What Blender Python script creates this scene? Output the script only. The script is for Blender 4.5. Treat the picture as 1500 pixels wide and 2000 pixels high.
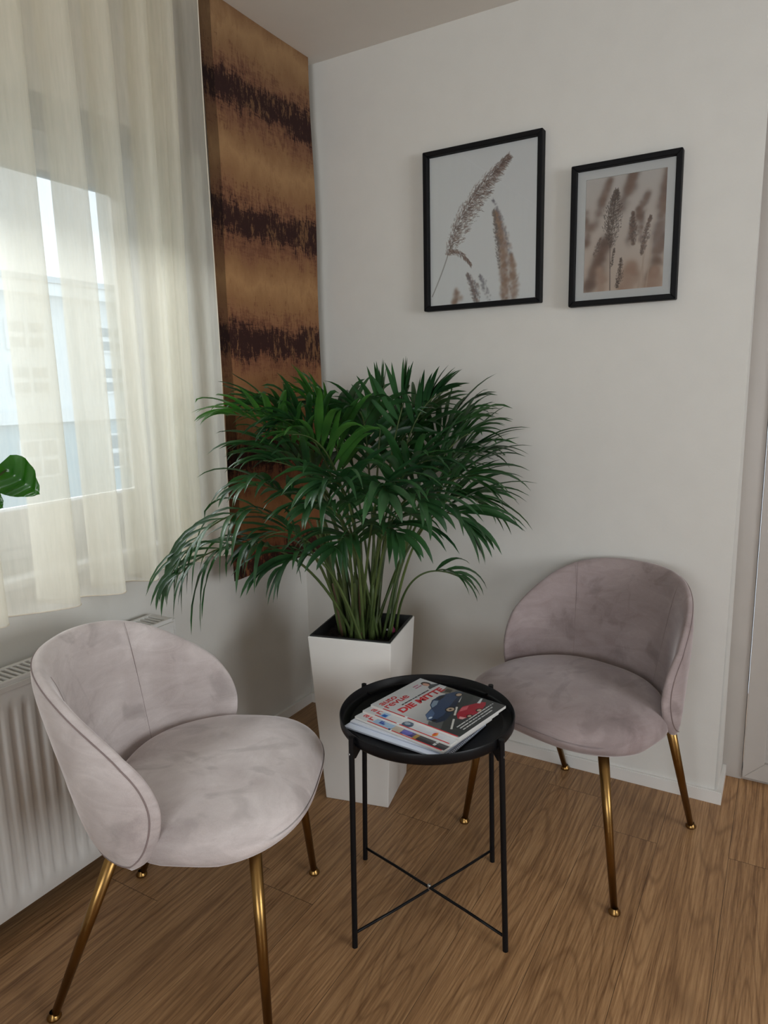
import bpy, bmesh, math, random
import numpy as np
from mathutils import Vector, Matrix
random.seed(7)
PI = math.pi
sc = bpy.context.scene
for o in list(bpy.data.objects): bpy.data.objects.remove(o)

# ---------------------------------------------------------------- camera, world, lights, exposure
YAW, PIT, ROL, F = -0.529196728, 0.176063192, -0.0219375077, 1351.77
CAM = Vector((1.6256, -2.159, 1.27))
fw = Vector((math.sin(YAW)*math.cos(PIT), math.cos(YAW)*math.cos(PIT), -math.sin(PIT)))
rt = Vector((math.cos(YAW), -math.sin(YAW), 0)); up = rt.cross(fw)
r2 = rt*math.cos(ROL)+up*math.sin(ROL); u2 = -rt*math.sin(ROL)+up*math.cos(ROL)
cd = bpy.data.cameras.new('camera'); cam = bpy.data.objects.new('camera', cd); sc.collection.objects.link(cam)
cam.matrix_world = Matrix((( r2.x, u2.x, -fw.x, CAM.x), (r2.y, u2.y, -fw.y, CAM.y), (r2.z, u2.z, -fw.z, CAM.z), (0, 0, 0, 1)))
cd.sensor_fit = 'VERTICAL'; cd.sensor_height = 36.0; cd.lens = F/2000*36.0; cd.clip_start = 0.02; cd.clip_end = 200
sc.camera = cam
sc.view_settings.view_transform = 'Standard'; sc.view_settings.look = 'None'
sc.view_settings.gamma = 1.0; sc.view_settings.use_curve_mapping = False
sc.view_settings.exposure = 0.04
sc.cycles.max_bounces = 10; sc.cycles.transparent_max_bounces = 24; sc.cycles.diffuse_bounces = 6
sc.cycles.caustics_reflective = False; sc.cycles.caustics_refractive = False; sc.cycles.sample_clamp_indirect = 6.0

world = bpy.data.worlds.new('sky'); sc.world = world; world.use_nodes = True
bg = world.node_tree.nodes['Background']
bg.inputs['Color'].default_value = (0.80, 0.91, 1.0, 1); bg.inputs['Strength'].default_value = 2.1

def area(name, loc, rot, sx, sy, energy, col=(1, 1, 1), portal=False):
    l = bpy.data.lights.new(name, 'AREA'); l.shape = 'RECTANGLE'; l.size = sx; l.size_y = sy; l.energy = energy; l.color = col
    if portal: l.cycles.is_portal = True
    o = bpy.data.objects.new(name, l); o.location = loc; o.rotation_euler = rot; sc.collection.objects.link(o); return o
# area lamps outside the windows: overcast daylight, with an added boost and fill
area('high_sky_boost', (-4.2, -1.6, 6.0), (0, -math.radians(44), 0), 3.5, 5.0, 2100, (0.93, 0.97, 1.0))  # added lamp above the view; brightens the curtain beyond the world sky
area('window_daylight', (-0.45, -4.05, 1.55), (0, -math.radians(80), 0), 1.3, 1.5, 112, (0.88, 0.95, 1.0))
area('window_daylight', (2.1, -5.85, 1.45), (math.radians(84), 0, 0), 2.4, 1.4, 82, (0.94, 0.97, 1.0))  # fill lamp, added behind the camera to lift the room light
area('window_daylight', (4.85, -1.7, 1.45), (0, math.radians(84), 0), 1.3, 1.6, 90, (0.96, 0.98, 1.0))

# ---------------------------------------------------------------- helpers
def link(o): sc.collection.objects.link(o); return o
def mesh_obj(name, verts, faces, mat, parent=None, smooth=False, loc=None, mats=None, mi=None):
    me = bpy.data.meshes.new(name); me.from_pydata([tuple(v) for v in verts], [], faces); me.update()
    o = bpy.data.objects.new(name, me); link(o)
    for m in (mats or [mat]): me.materials.append(m)
    if mi is not None: me.polygons.foreach_set('material_index', mi)
    if smooth: me.polygons.foreach_set('use_smooth', [True]*len(me.polygons))
    if parent is not None: o.parent = parent
    if loc: o.location = loc
    return o
class MB:
    def __init__(s): s.v = []; s.f = []
    def add(s, vs, fs):
        b = len(s.v); s.v += [tuple(v) for v in vs]; s.f += [tuple(i+b for i in f) for f in fs]
    def box(s, x0, x1, y0, y1, z0, z1, c=0.0):
        if c <= 0:
            s.add([(x0,y0,z0),(x1,y0,z0),(x1,y1,z0),(x0,y1,z0),(x0,y0,z1),(x1,y0,z1),(x1,y1,z1),(x0,y1,z1)],
                  [(0,3,2,1),(4,5,6,7),(0,1,5,4),(1,2,6,5),(2,3,7,6),(3,0,4,7)])
        else:
            bm = bmesh.new(); bmesh.ops.create_cube(bm, size=1)
            for v in bm.verts: v.co = Vector(((x0+x1)/2+v.co.x*(x1-x0), (y0+y1)/2+v.co.y*(y1-y0), (z0+z1)/2+v.co.z*(z1-z0)))
            bmesh.ops.bevel(bm, geom=bm.edges[:], offset=c, segments=2, profile=0.5, affect='EDGES')
            bm.verts.index_update(); s.add([v.co[:] for v in bm.verts], [[v.index for v in f.verts] for f in bm.faces]); bm.free()
    def tube(s, pts, r, n=12, caps=True):
        pts = [Vector(p) for p in pts]; m = len(pts)
        rs = r if isinstance(r, (list, tuple)) else [r]*m
        t = (pts[1]-pts[0]).normalized(); a = t.orthogonal().normalized(); vs = []; prev = t
        for i, p in enumerate(pts):
            t = ((pts[min(i+1, m-1)]-pts[max(i-1, 0)])).normalized()
            a = (a - t*a.dot(t)).normalized(); b = t.cross(a)
            for k in range(n):
                w = 2*PI*k/n; vs.append(p+(a*math.cos(w)+b*math.sin(w))*rs[i])
        fs = [(i*n+k, i*n+(k+1)%n, (i+1)*n+(k+1)%n, (i+1)*n+k) for i in range(m-1) for k in range(n)]
        if caps: fs += [tuple(range(n-1, -1, -1)), tuple((m-1)*n+k for k in range(n))]
        s.add(vs, fs)
    def lathe(s, prof, c=(0, 0, 0), n=48):
        vs = []; m = len(prof)
        for r, z in prof:
            for k in range(n):
                w = 2*PI*k/n; vs.append((c[0]+r*math.cos(w), c[1]+r*math.sin(w), c[2]+z))
        s.add(vs, [(i*n+k, i*n+(k+1)%n, (i+1)*n+(k+1)%n, (i+1)*n+k) for i in range(m-1) for k in range(n)])
    def build(s, name, mat, parent=None, smooth=False, loc=None):
        return mesh_obj(name, s.v, s.f, mat, parent, smooth, loc)
def autosmooth(o, deg=35):
    me = o.data; me.polygons.foreach_set('use_smooth', [True]*len(me.polygons))
    bm = bmesh.new(); bm.from_mesh(me)
    for e in bm.edges:
        if len(e.link_faces) == 2 and e.calc_face_angle(0) > math.radians(deg): e.smooth = False
    bm.to_mesh(me); bm.free(); return o
def tag(o, label=None, cat=None, group=None, kind=None):
    if label: o['label'] = label
    if cat: o['category'] = cat
    if group: o['group'] = group
    if kind: o['kind'] = kind
    return o
def thing(name, label, cat, loc=(0, 0, 0), rz=0, group=None):
    o = bpy.data.objects.new(name, None); o.empty_display_size = 0.1; link(o); o.location = loc; o.rotation_euler = (0, 0, rz)
    return tag(o, label, cat, group)
def copy_tree(o, parent=None):
    c = o.copy(); link(c); c.parent = parent
    for ch in [x for x in bpy.data.objects if x.parent == o]: copy_tree(ch, c)
    return c
def catmull(P, n=6):
    P = [Vector(p) for p in P]; out = []
    Q = [P[0]*2-P[1]]+P+[P[-1]*2-P[-2]]
    for i in range(1, len(Q)-2):
        a, b, c, d = Q[i-1:i+3]
        for k in range(n):
            t = k/n; out.append(0.5*((2*b)+(c-a)*t+(2*a-5*b+4*c-d)*t*t+(3*b-a-3*c+d)*t**3))
    out.append(P[-1]); return out

# ---------------------------------------------------------------- materials
class NT:
    def __init__(s, name):
        s.m = bpy.data.materials.new(name); s.m.use_nodes = True; s.t = s.m.node_tree
        s.b = s.t.nodes['Principled BSDF']; s.out = s.t.nodes['Material Output']
    def n(s, typ, **kw):
        x = s.t.nodes.new(typ)
        for k, v in kw.items():
            if k.startswith('i_'): 
                key = k[2:]; key = int(key) if key.isdigit() else key.replace('_', ' ')
                if isinstance(v, bpy.types.NodeSocket): s.t.links.new(v, x.inputs[key])
                else: x.inputs[key].default_value = v
            else: setattr(x, k, v)
        return x
    def l(s, a, b): s.t.links.new(a, b)
    def math(s, op, a, b=0.0, c=None):
        x = s.n('ShaderNodeMath', operation=op)
        for i, v in enumerate((a, b) if c is None else (a, b, c)):
            if isinstance(v, bpy.types.NodeSocket): s.l(v, x.inputs[i])
            else: x.inputs[i].default_value = v
        return x.outputs[0]
    def coord(s, scale=(1, 1, 1), kind='Object', loc=(0, 0, 0)):
        tc = s.n('ShaderNodeTexCoord'); mp = s.n('ShaderNodeMapping'); s.l(tc.outputs[kind], mp.inputs[0])
        mp.inputs['Scale'].default_value = scale; mp.inputs['Location'].default_value = loc; return mp.outputs[0]
    def noise(s, vec, scale, detail=4, rough=0.55, dist=0.0):
        x = s.n('ShaderNodeTexNoise'); s.l(vec, x.inputs['Vector']); x.inputs['Scale'].default_value = scale
        x.inputs['Detail'].default_value = detail; x.inputs['Roughness'].default_value = rough; x.inputs['Distortion'].default_value = dist
        return x.outputs[0]
    def ramp(s, fac, stops, interp='LINEAR'):
        x = s.n('ShaderNodeValToRGB'); s.l(fac, x.inputs[0]); cr = x.color_ramp; cr.interpolation = interp
        while len(cr.elements) < len(stops): cr.elements.new(0.5)
        for e, (p, c) in zip(cr.elements, stops): e.position = p; e.color = (*c, 1)
        return x.outputs[0]
    def mix(s, fac, a, b, mode='MIX'):
        x = s.n('ShaderNodeMix', data_type='RGBA', blend_type=mode)
        for i, v in ((0, fac), (6, a), (7, b)):
            if isinstance(v, bpy.types.NodeSocket): s.l(v, x.inputs[i])
            elif i == 0: x.inputs[0].default_value = v
            else: x.inputs[i].default_value = (*v, 1)
        return x.outputs[2]
    def bump(s, h, strength=0.2, dist=0.01):
        x = s.n('ShaderNodeBump'); s.l(h, x.inputs['Height']); x.inputs['Strength'].default_value = strength; x.inputs['Distance'].default_value = dist
        s.l(x.outputs[0], s.b.inputs['Normal']); return x
    def base(s, c):
        if isinstance(c, bpy.types.NodeSocket): s.l(c, s.b.inputs['Base Color'])
        else: s.b.inputs['Base Color'].default_value = (*c, 1)
    def p(s, **kw):
        for k, v in kw.items(): s.b.inputs[k.replace('_', ' ')].default_value = v
        return s
def plain(name, c, rough=0.5, metal=0.0, var=0.0, spec=0.5, bump=0.0, bs=80):
    t = NT(name)
    if var:
        n = t.noise(t.coord(), 14, 3); a = tuple(x*(1-var) for x in c); b = tuple(min(1, x*(1+var)) for x in c)
        t.base(t.ramp(n, [(0.3, a), (0.7, b)]))
    else: t.base(c)
    t.p(Roughness=rough, Metallic=metal); t.b.inputs['Specular IOR Level'].default_value = spec
    if bump: t.bump(t.noise(t.coord(), bs, 3), bump, 0.003)
    return t.m

M = {}
M['wall'] = plain('wall_paint', (0.665, 0.65, 0.615), 0.85, var=0.015, spec=0.2, bump=0.08, bs=160)
M['ceiling'] = plain('ceiling_paint', (0.76, 0.725, 0.68), 0.9, var=0.01, spec=0.15, bump=0.06, bs=120)
M['trim'] = plain('white_trim', (0.72, 0.70, 0.67), 0.45, var=0.01)
M['upvc'] = plain('white_plastic_frame', (0.74, 0.74, 0.73), 0.35)
M['door'] = plain('grey_white_door', (0.44, 0.405, 0.375), 0.5, var=0.02)
M['radiator'] = plain('radiator_enamel', (0.66, 0.645, 0.62), 0.38)
M['dark'] = plain('dark_gap', (0.03, 0.03, 0.03), 0.8)
M['black_metal'] = plain('black_powder_coat', (0.004, 0.004, 0.005), 0.40, spec=0.22, bump=0.05, bs=400)
M['screw'] = plain('steel_screw', (0.5, 0.5, 0.5), 0.3, 1.0)
M['brass'] = plain('brushed_brass', (0.27, 0.155, 0.052), 0.30, 1.0, var=0.06)
M['pot'] = plain('white_planter_plastic', (0.70, 0.68, 0.65), 0.42, var=0.01)
M['liner'] = plain('black_liner', (0.008, 0.008, 0.008), 0.6)
M['frame'] = plain('black_picture_frame', (0.006, 0.006, 0.007), 0.6, spec=0.15)
M['mat'] = plain('white_passepartout', (0.82, 0.82, 0.81), 0.8)
M['paper'] = plain('page_edges', (0.62, 0.60, 0.57), 0.8)
M['white_paper'] = plain('white_paper', (0.62, 0.68, 0.80), 0.7)
M['red_ink'] = plain('red_ink', (0.55, 0.035, 0.045), 0.4)
M['black_ink'] = plain('black_ink', (0.02, 0.02, 0.03), 0.4)
M['white_ink'] = plain('white_ink', (0.7, 0.72, 0.72), 0.4)
M['blue_ink'] = plain('blue_ink', (0.03, 0.08, 0.35), 0.4)
M['pink'] = plain('pink_plastic', (0.55, 0.08, 0.22), 0.35)
M['facade'] = plain('pale_render', (0.62, 0.69, 0.73), 0.9)
M['facade2'] = plain('grey_render', (0.30, 0.42, 0.48), 0.9)
M['roof'] = plain('slate_roof', (0.30, 0.38, 0.44), 0.9)
M['glassdark'] = plain('far_window_glass', (0.14, 0.22, 0.27), 0.4)
M['street'] = plain('street', (0.25, 0.27, 0.27), 0.95)

def soil():
    t = NT('potting_soil'); n = t.noise(t.coord(), 90, 6); t.base(t.ramp(n, [(0.35, (0.004, 0.003, 0.003)), (0.75, (0.03, 0.02, 0.015))])); t.p(Roughness=1.0); t.bump(n, 1.0, 0.01); return t.m
M['soil'] = soil()

def velvet(name, dark, light, sheen):
    t = NT(name); v = t.coord()
    n1 = t.noise(v, 2.6, 4, 0.55, 1.2); n2 = t.noise(t.coord((1, 1, 3.2)), 9, 5, 0.65, 1.5); n3 = t.noise(v, 420, 2); pt = t.noise(t.coord((1.8, 1, 1)), 7.5, 4, 0.5, 0.9)
    f = t.math('ADD', t.math('MULTIPLY', n1, 0.68), t.math('MULTIPLY', n2, 0.32))
    f = t.math('ADD', f, t.math('MULTIPLY', t.math('SUBTRACT', n3, 0.5), 0.10))
    t.base(t.ramp(f, [(0.30, dark), (0.44, tuple((a*1.1+b*0.9)/2 for a, b in zip(dark, light))), (0.52, tuple((a*.7+b*1.3)/2 for a, b in zip(dark, light))), (0.62, light)]))
    cc = t.b.inputs['Base Color'].links[0].from_socket; t.base(t.mix(t.ramp(pt, [(0.54, (0, 0, 0)), (0.64, (.30,)*3), (0.75, (.38,)*3)]), cc, tuple(x*.55 for x in dark)))
    t.p(Roughness=0.85); t.b.inputs['Specular IOR Level'].default_value = 0.15
    t.b.inputs['Sheen Weight'].default_value = sheen; t.b.inputs['Sheen Roughness'].default_value = 0.35; t.b.inputs['Sheen Tint'].default_value = (0.95, 0.9, 0.92, 1)
    t.bump(n3, 0.12, 0.002); return t.m
M['velvet'] = velvet('mauve_grey_velvet', (0.40, 0.34, 0.33), (0.66, 0.60, 0.59), 0.9)
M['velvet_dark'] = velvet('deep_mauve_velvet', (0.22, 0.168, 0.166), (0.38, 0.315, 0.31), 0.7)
M['seam'] = plain('velvet_seam', (0.24, 0.185, 0.18), 0.9)

def wood():
    t = NT('oak_floor')
    tc = t.n('ShaderNodeTexCoord'); sep = t.n('ShaderNodeSeparateXYZ'); t.l(tc.outputs['Object'], sep.inputs[0])
    X, Y = sep.outputs[0], sep.outputs[1]
    W = 0.178
    col = t.math('FLOOR', t.math('DIVIDE', t.math('SUBTRACT', X, 1.388), W))
    wn = t.n('ShaderNodeTexWhiteNoise', noise_dimensions='1D'); t.l(col, wn.inputs['W'])
    off = t.math('MULTIPLY', wn.outputs['Value'], 1.7)
    LN = 1.75
    row = t.math('FLOOR', t.math('DIVIDE', t.math('ADD', Y, off), LN))
    cv = t.n('ShaderNodeCombineXYZ'); t.l(col, cv.inputs[0]); t.l(row, cv.inputs[1])
    wn2 = t.n('ShaderNodeTexWhiteNoise', noise_dimensions='2D'); t.l(cv.outputs[0], wn2.inputs['Vector'])
    rnd = wn2.outputs['Value']
    # edges between planks
    fx = t.math('FRACT', t.math('DIVIDE', t.math('SUBTRACT', X, 1.388), W)); fy = t.math('FRACT', t.math('DIVIDE', t.math('ADD', Y, off), LN))
    ex = t.math('MINIMUM', fx, t.math('SUBTRACT', 1.0, fx)); ey = t.math('MINIMUM', fy, t.math('SUBTRACT', 1.0, fy))
    gap = t.math('MAXIMUM', t.math('LESS_THAN', t.math('MULTIPLY', ex, W), 0.0007), t.math('LESS_THAN', t.math('MULTIPLY', ey, LN), 0.0008))
    vec = t.n('ShaderNodeCombineXYZ'); t.l(t.math('MULTIPLY', X, 1.0), vec.inputs[0]); t.l(t.math('MULTIPLY', Y, 0.075), vec.inputs[1]); t.l(t.math('MULTIPLY', rnd, 9.0), vec.inputs[2])
    big = t.noise(vec.outputs[0], 4.6, 1.5, 0.4, 0.5)
    amp = t.math('ADD', 130.0, t.math('MULTIPLY', rnd, 130.0))
    rings = t.math('SINE', t.math('MULTIPLY', big, amp)); rings = t.math('POWER', t.math('ADD', t.math('MULTIPLY', rings, 0.5), 0.5), 9.0)
    vec2 = t.n('ShaderNodeCombineXYZ'); t.l(X, vec2.inputs[0]); t.l(t.math('MULTIPLY', Y, 0.035), vec2.inputs[1]); t.l(rnd, vec2.inputs[2])
    fine = t.noise(vec2.outputs[0], 210, 4, 0.7); mid = t.noise(vec2.outputs[0], 55, 3, 0.6)
    f = t.math('ADD', t.math('MULTIPLY', fine, 0.62), t.math('MULTIPLY', mid, 0.38))
    c = t.ramp(f, [(0.36, (0.17, 0.085, 0.036)), (0.5, (0.33, 0.185, 0.085)), (0.64, (0.46, 0.275, 0.135))])
    c = t.mix(t.math('MULTIPLY', rings, 0.44), c, (0.14, 0.068, 0.028))
    tone = t.ramp(rnd, [(0, (0.86, 0.84, 0.82)), (1, (1.12, 1.10, 1.08))]); c = t.mix(1.0, c, tone, 'MULTIPLY')
    kn = t.noise(t.coord((1, 0.28, 1)), 8.5, 2, 0.3); c = t.mix(t.ramp(kn, [(0.76, (0, 0, 0)), (0.80, (1, 1, 1))]), c, (0.03, 0.014, 0.008))
    c = t.mix(t.math('MULTIPLY', gap, 0.75), c, (0.03, 0.015, 0.008))
    t.base(c); t.p(Roughness=0.42); t.b.inputs['Specular IOR Level'].default_value = 0.4
    h = t.math('SUBTRACT', t.math('MULTIPLY', fine, 0.5), t.math('ADD', gap, t.math('MULTIPLY', rings, 0.3))); t.bump(h, 0.18, 0.0012)
    t.l(t.math('ADD', 0.36, t.math('MULTIPLY', fine, 0.18)), t.b.inputs['Roughness'])
    return t.m
M['wood'] = wood()

def sheer():
    t = NT('sheer_curtain_fabric'); t.t.nodes.remove(t.b)
    tr = t.n('ShaderNodeBsdfTransparent'); tr.inputs[0].default_value = (0.97, 0.97, 0.96, 1)
    df = t.n('ShaderNodeBsdfDiffuse'); df.inputs[0].default_value = (0.90, 0.86, 0.76, 1)
    tl = t.n('ShaderNodeBsdfTranslucent'); tl.inputs[0].default_value = (0.95, 0.92, 0.82, 1)
    w = t.noise(t.coord((1, 1, 0.1)), 90, 2); 
    m1 = t.n('ShaderNodeMixShader'); m1.inputs[0].default_value = 0.62; t.l(df.outputs[0], m1.inputs[1]); t.l(tl.outputs[0], m1.inputs[2])
    m2 = t.n('ShaderNodeMixShader'); t.l(t.ramp(w, [(0.3, (0.46,)*3), (0.7, (0.53,)*3)]), m2.inputs[0]); t.l(tr.outputs[0], m2.inputs[1]); t.l(m1.outputs[0], m2.inputs[2])
    t.l(m2.outputs[0], t.out.inputs[0]); return t.m
M['sheer'] = sheer()
def sheer_hem():
    t = NT('sheer_hem_fabric'); t.base((0.66, 0.60, 0.50)); t.p(Roughness=0.9); return t.m
M['sheer_hem'] = sheer_hem()

def glass(name, tint=(0.96, 0.98, 0.98)):
    t = NT(name); t.t.nodes.remove(t.b)
    tr = t.n('ShaderNodeBsdfTransparent'); tr.inputs[0].default_value = (*tint, 1)
    gl = t.n('ShaderNodeBsdfGlossy'); gl.inputs['Roughness'].default_value = 0.02
    fr = t.n('ShaderNodeFresnel'); fr.inputs[0].default_value = 1.45
    m = t.n('ShaderNodeMixShader'); t.l(fr.outputs[0], m.inputs[0]); t.l(tr.outputs[0], m.inputs[1]); t.l(gl.outputs[0], m.inputs[2]); t.l(m.outputs[0], t.out.inputs[0]); return t.m
M['glass'] = glass('clear_glass', (.985, .99, .99))

def panel_fabric(name, mul=1.0):
    t = NT(name); tc = t.n('ShaderNodeTexCoord'); sep = t.n('ShaderNodeSeparateXYZ'); t.l(tc.outputs['Object'], sep.inputs[0])
    Z = sep.outputs[2]
    v1 = t.coord((1, 1, 0.55)); n1 = t.noise(v1, 9, 6, 0.62); n2 = t.math('ADD', t.math('MULTIPLY', t.noise(t.coord((1, 1, 0.45)), 24, 8, 0.85), 0.6), t.math('MULTIPLY', t.noise(t.coord((1, 0.4, 1.6)), 20, 7, 0.85), 0.4)); weave = t.noise(t.coord((1, 1, 0.10)), 260, 3, 0.7); weft = t.noise(t.coord((1, 0.12, 1)), 260, 3, 0.7)
    z = t.math('ADD', Z, t.math('MULTIPLY', t.math('SUBTRACT', n1, 0.5), 0.20)); z = t.math('ADD', z, t.math('MULTIPLY', t.math('SUBTRACT', n2, 0.5), 0.05))
    ph = t.math('FRACT', t.math('DIVIDE', t.math('ADD', z, 1.86), 0.365))   # 0 at a dark band
    cream = (0.44, 0.285, 0.15); tan = (0.32, 0.19, 0.10); brown = (0.17, 0.080, 0.052); dark = (0.030, 0.014, 0.016)
    base = t.ramp(ph, [(0.0, (0.24, 0.13, 0.085)), (0.16, (0.30, 0.17, 0.10)), (0.32, tan), (0.5, cream), (0.64, tan), (0.80, (0.26, 0.14, 0.085)), (1.0, (0.24, 0.13, 0.085))])
    # broken, scraped dark ink in the bands
    bandz = t.math('FRACT', t.math('DIVIDE', t.math('ADD', t.math('ADD', Z, t.math('MULTIPLY', t.math('SUBTRACT', n1, 0.5), 0.07)), 1.86), 0.365))
    d = t.math('ABSOLUTE', t.math('SUBTRACT', bandz, 0.5)); d = t.math('SUBTRACT', 0.5, d)   # 0 at band centre
    scr = t.math('ADD', t.math('MULTIPLY', weave, 0.26), t.math('ADD', t.math('MULTIPLY', n2, 0.62), t.math('MULTIPLY', weft, 0.12)))
    side = t.ramp(t.math('ADD', t.math('MULTIPLY', sep.outputs[1], -1.6), t.math('MULTIPLY', n1, 0.2)), [(0.30, (0.07,)*3), (0.42, (0,)*3), (0.55, (0.05,)*3), (0.62, (0.0,)*3), (0.8, (0.03,)*3)])
    inkf = t.math('SUBTRACT', scr, t.math('ADD', 0.395, t.math('ADD', t.math('MULTIPLY', d, 0.85), t.math('MULTIPLY', side, -0.6))))
    ink = t.ramp(inkf, [(0.0, (0, 0, 0)), (0.035, (1, 1, 1))])
    br = t.ramp(t.math('SUBTRACT', scr, t.math('ADD', 0.39, t.math('MULTIPLY', d, 0.40))), [(0.0, (0, 0, 0)), (0.05, (1, 1, 1))])
    c = t.mix(t.math('MULTIPLY', br, 0.8), base, brown); c = t.mix(t.math('MULTIPLY', ink, 0.93), c, dark)
    scv = t.noise(t.coord((1, 1.0, 0.35)), 62, 6, 0.8); blo = t.noise(v1, 6.5, 2, 0.5)
    lightscr = t.ramp(t.math('ADD', t.math('MULTIPLY', scv, 0.7), t.math('MULTIPLY', blo, 0.3)), [(0.53, (0, 0, 0)), (0.57, (1, 1, 1))])
    c = t.mix(t.math('MULTIPLY', lightscr, 0.55), c, tan)
    warm = t.ramp(t.math('MULTIPLY', Z, 0.42), [(0.28, (1.15, 0.78, 0.62)), (0.60, (1.05, 0.93, 0.80)), (0.95, (0.85, 0.83, 0.80))])
    c = t.mix(1.0, c, warm, 'MULTIPLY')
    c = t.mix(1.0, c, (mul, mul*0.95, mul*0.92), 'MULTIPLY')
    t.base(c); t.p(Roughness=0.85); t.b.inputs['Specular IOR Level'].default_value = 0.2; t.bump(weft, 0.1, 0.001)
    tl = t.n('ShaderNodeBsdfTranslucent'); t.l(c, tl.inputs[0]); m = t.n('ShaderNodeMixShader'); m.inputs[0].default_value = 0.22
    t.l(t.b.outputs[0], m.inputs[1]); t.l(tl.outputs[0], m.inputs[2]); t.l(m.outputs[0], t.out.inputs[0]); return t.m
M['panel'] = panel_fabric('abstract_panel_fabric'); M['panel_hem'] = panel_fabric('panel_side_hem', 0.5)

def leaf(name, a, b, rough=0.38):
    t = NT(name); n = t.noise(t.coord(), 7, 3); c = t.ramp(n, [(0.35, a), (0.68, b)]); t.base(c); t.p(Roughness=rough)
    tl = t.n('ShaderNodeBsdfTranslucent'); t.l(t.mix(1.0, c, (1.5, 2.0, 0.8), 'MULTIPLY'), tl.inputs[0]); m = t.n('ShaderNodeMixShader'); m.inputs[0].default_value = 0.2
    t.l(t.b.outputs[0], m.inputs[1]); t.l(tl.outputs[0], m.inputs[2]); t.l(m.outputs[0], t.out.inputs[0]); return t.m
M['leaf'] = leaf('palm_leaf', (0.012, 0.048, 0.018), (0.038, 0.115, 0.036))
M['leaf_bright'] = leaf('young_palm_leaf', (0.03, 0.11, 0.022), (0.07, 0.20, 0.035))
M['stalk'] = leaf('palm_stalk', (0.05, 0.085, 0.022), (0.12, 0.16, 0.05), 0.45)
M['stalk_brown'] = leaf('dry_sheath', (0.10, 0.055, 0.03), (0.17, 0.10, 0.06), 0.6)
M['leaf_big'] = leaf('glossy_heart_leaf', (0.012, 0.07, 0.006), (0.035, 0.14, 0.012), 0.25)

def vcol_mat(name, rough=0.5, coat=0.0):
    t = NT(name); a = t.n('ShaderNodeVertexColor'); a.layer_name = 'Col'; t.base(a.outputs[0]); t.p(Roughness=rough); t.b.inputs['Coat Weight'].default_value = coat
    return t.m
M['print'] = vcol_mat('printed_photo', 0.6); M['cover'] = vcol_mat('glossy_cover_print', 0.35, 0.3)
def raster_obj(name, img, w, h, mat, parent, origin, ux, uy, smooth=False):
    """img[rows(top->bottom), cols, 3] linear colours printed on a flat sheet w x h; origin = top-left corner, ux to the right, uy down"""
    H, Wd = img.shape[:2]; O = np.array(origin, float); ux = np.array(ux, float); uy = np.array(uy, float)
    j, i = np.meshgrid(np.arange(Wd+1)/Wd*w, np.arange(H+1)/H*h)
    V = (O[None, None]+j[..., None]*ux+i[..., None]*uy).reshape(-1, 3)
    me = bpy.data.meshes.new(name); n = H*Wd; me.vertices.add(len(V)); me.vertices.foreach_set('co', V.ravel())
    r, c = np.divmod(np.arange(n), Wd); a = r*(Wd+1)+c; L = np.stack([a, a+Wd+1, a+Wd+2, a+1], 1)
    me.loops.add(n*4); me.loops.foreach_set('vertex_index', L.ravel()); me.polygons.add(n); me.polygons.foreach_set('loop_start', np.arange(n)*4)
    me.update(calc_edges=True); me.validate()
    vi = np.zeros((H+1, Wd+1, 4)); vi[..., 3] = 1; p = np.pad(img, ((0, 1), (0, 1), (0, 0)), mode='edge'); vi[..., :3] = p
    ca = me.color_attributes.new('Col', 'FLOAT_COLOR', 'POINT'); ca.data.foreach_set('color', vi.ravel())
    me.materials.append(mat); o = bpy.data.objects.new(name, me); link(o); o.parent = parent; return o
# ---------------------------------------------------------------- room shell
def S(o): o['kind'] = 'structure'; return o
ZC = 2.385
b = MB(); b.box(-0.37, 4.6, -5.65, 0.9, -0.1, 0.0); floor = S(b.build('floor', M['wood']))
b = MB(); b.box(-0.37, 4.6, -5.65, 0.3, ZC, ZC+0.12); S(b.build('ceiling', M['ceiling']))
XW = -0.012; WD = -0.37
WIN = [(-2.75, -0.44), (-4.8, -3.3)]; WZ0, WZ1 = 0.80, 2.00
b = MB()
b.box(WD, XW, -5.5, 0.2, 0.0, WZ0); b.box(WD, XW, -5.5, 0.2, WZ1, ZC)
for y0, y1 in ((-0.44, 0.2), (-3.3, -2.75), (-5.5, -4.8)): b.box(WD, XW, y0, y1, WZ0, WZ1)
S(b.build('wall_left', M['wall']))
PO = [(XW, 0), (1.515, 0), (1.515, 1.985), (2.75, 1.985), (2.75, 0), (4.5, 0), (4.5, ZC), (XW, ZC)]
bm = bmesh.new(); fr_ = [bm.verts.new((x, .012, z)) for x, z in PO]; bk_ = [bm.verts.new((x, .198, z)) for x, z in PO]; bm.faces.new(fr_); bm.faces.new(bk_[::-1])
for k in range(8): bm.faces.new((fr_[(k+1) % 8], fr_[k], bk_[k], bk_[(k+1) % 8]))
bmesh.ops.bevel(bm, geom=[e for e in bm.edges if all(v in fr_[1:5] for v in e.verts)], offset=.009, segments=4, profile=.5, affect='EDGES')
bmesh.ops.recalc_face_normals(bm, faces=bm.faces); bm.verts.index_update()
b = MB(); b.add([v.co[:] for v in bm.verts], [[v.index for v in f.verts] for f in bm.faces]); bm.free()
S(autosmooth(b.build('wall_back', M['wall'])))
b = MB(); b.box(4.5, 4.6, -5.5, 0.198, 0, WZ0); b.box(4.5, 4.6, -5.5, 0.198, WZ1+.1, ZC); b.box(4.5, 4.6, -5.5, -2.5, WZ0, WZ1+.1); b.box(4.5, 4.6, -0.9, 0.198, WZ0, WZ1+.1); S(b.build('wall_right', M['wall']))
w4 = bpy.data.objects.new('window_4', None); link(w4); S(w4)
b = MB()
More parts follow.
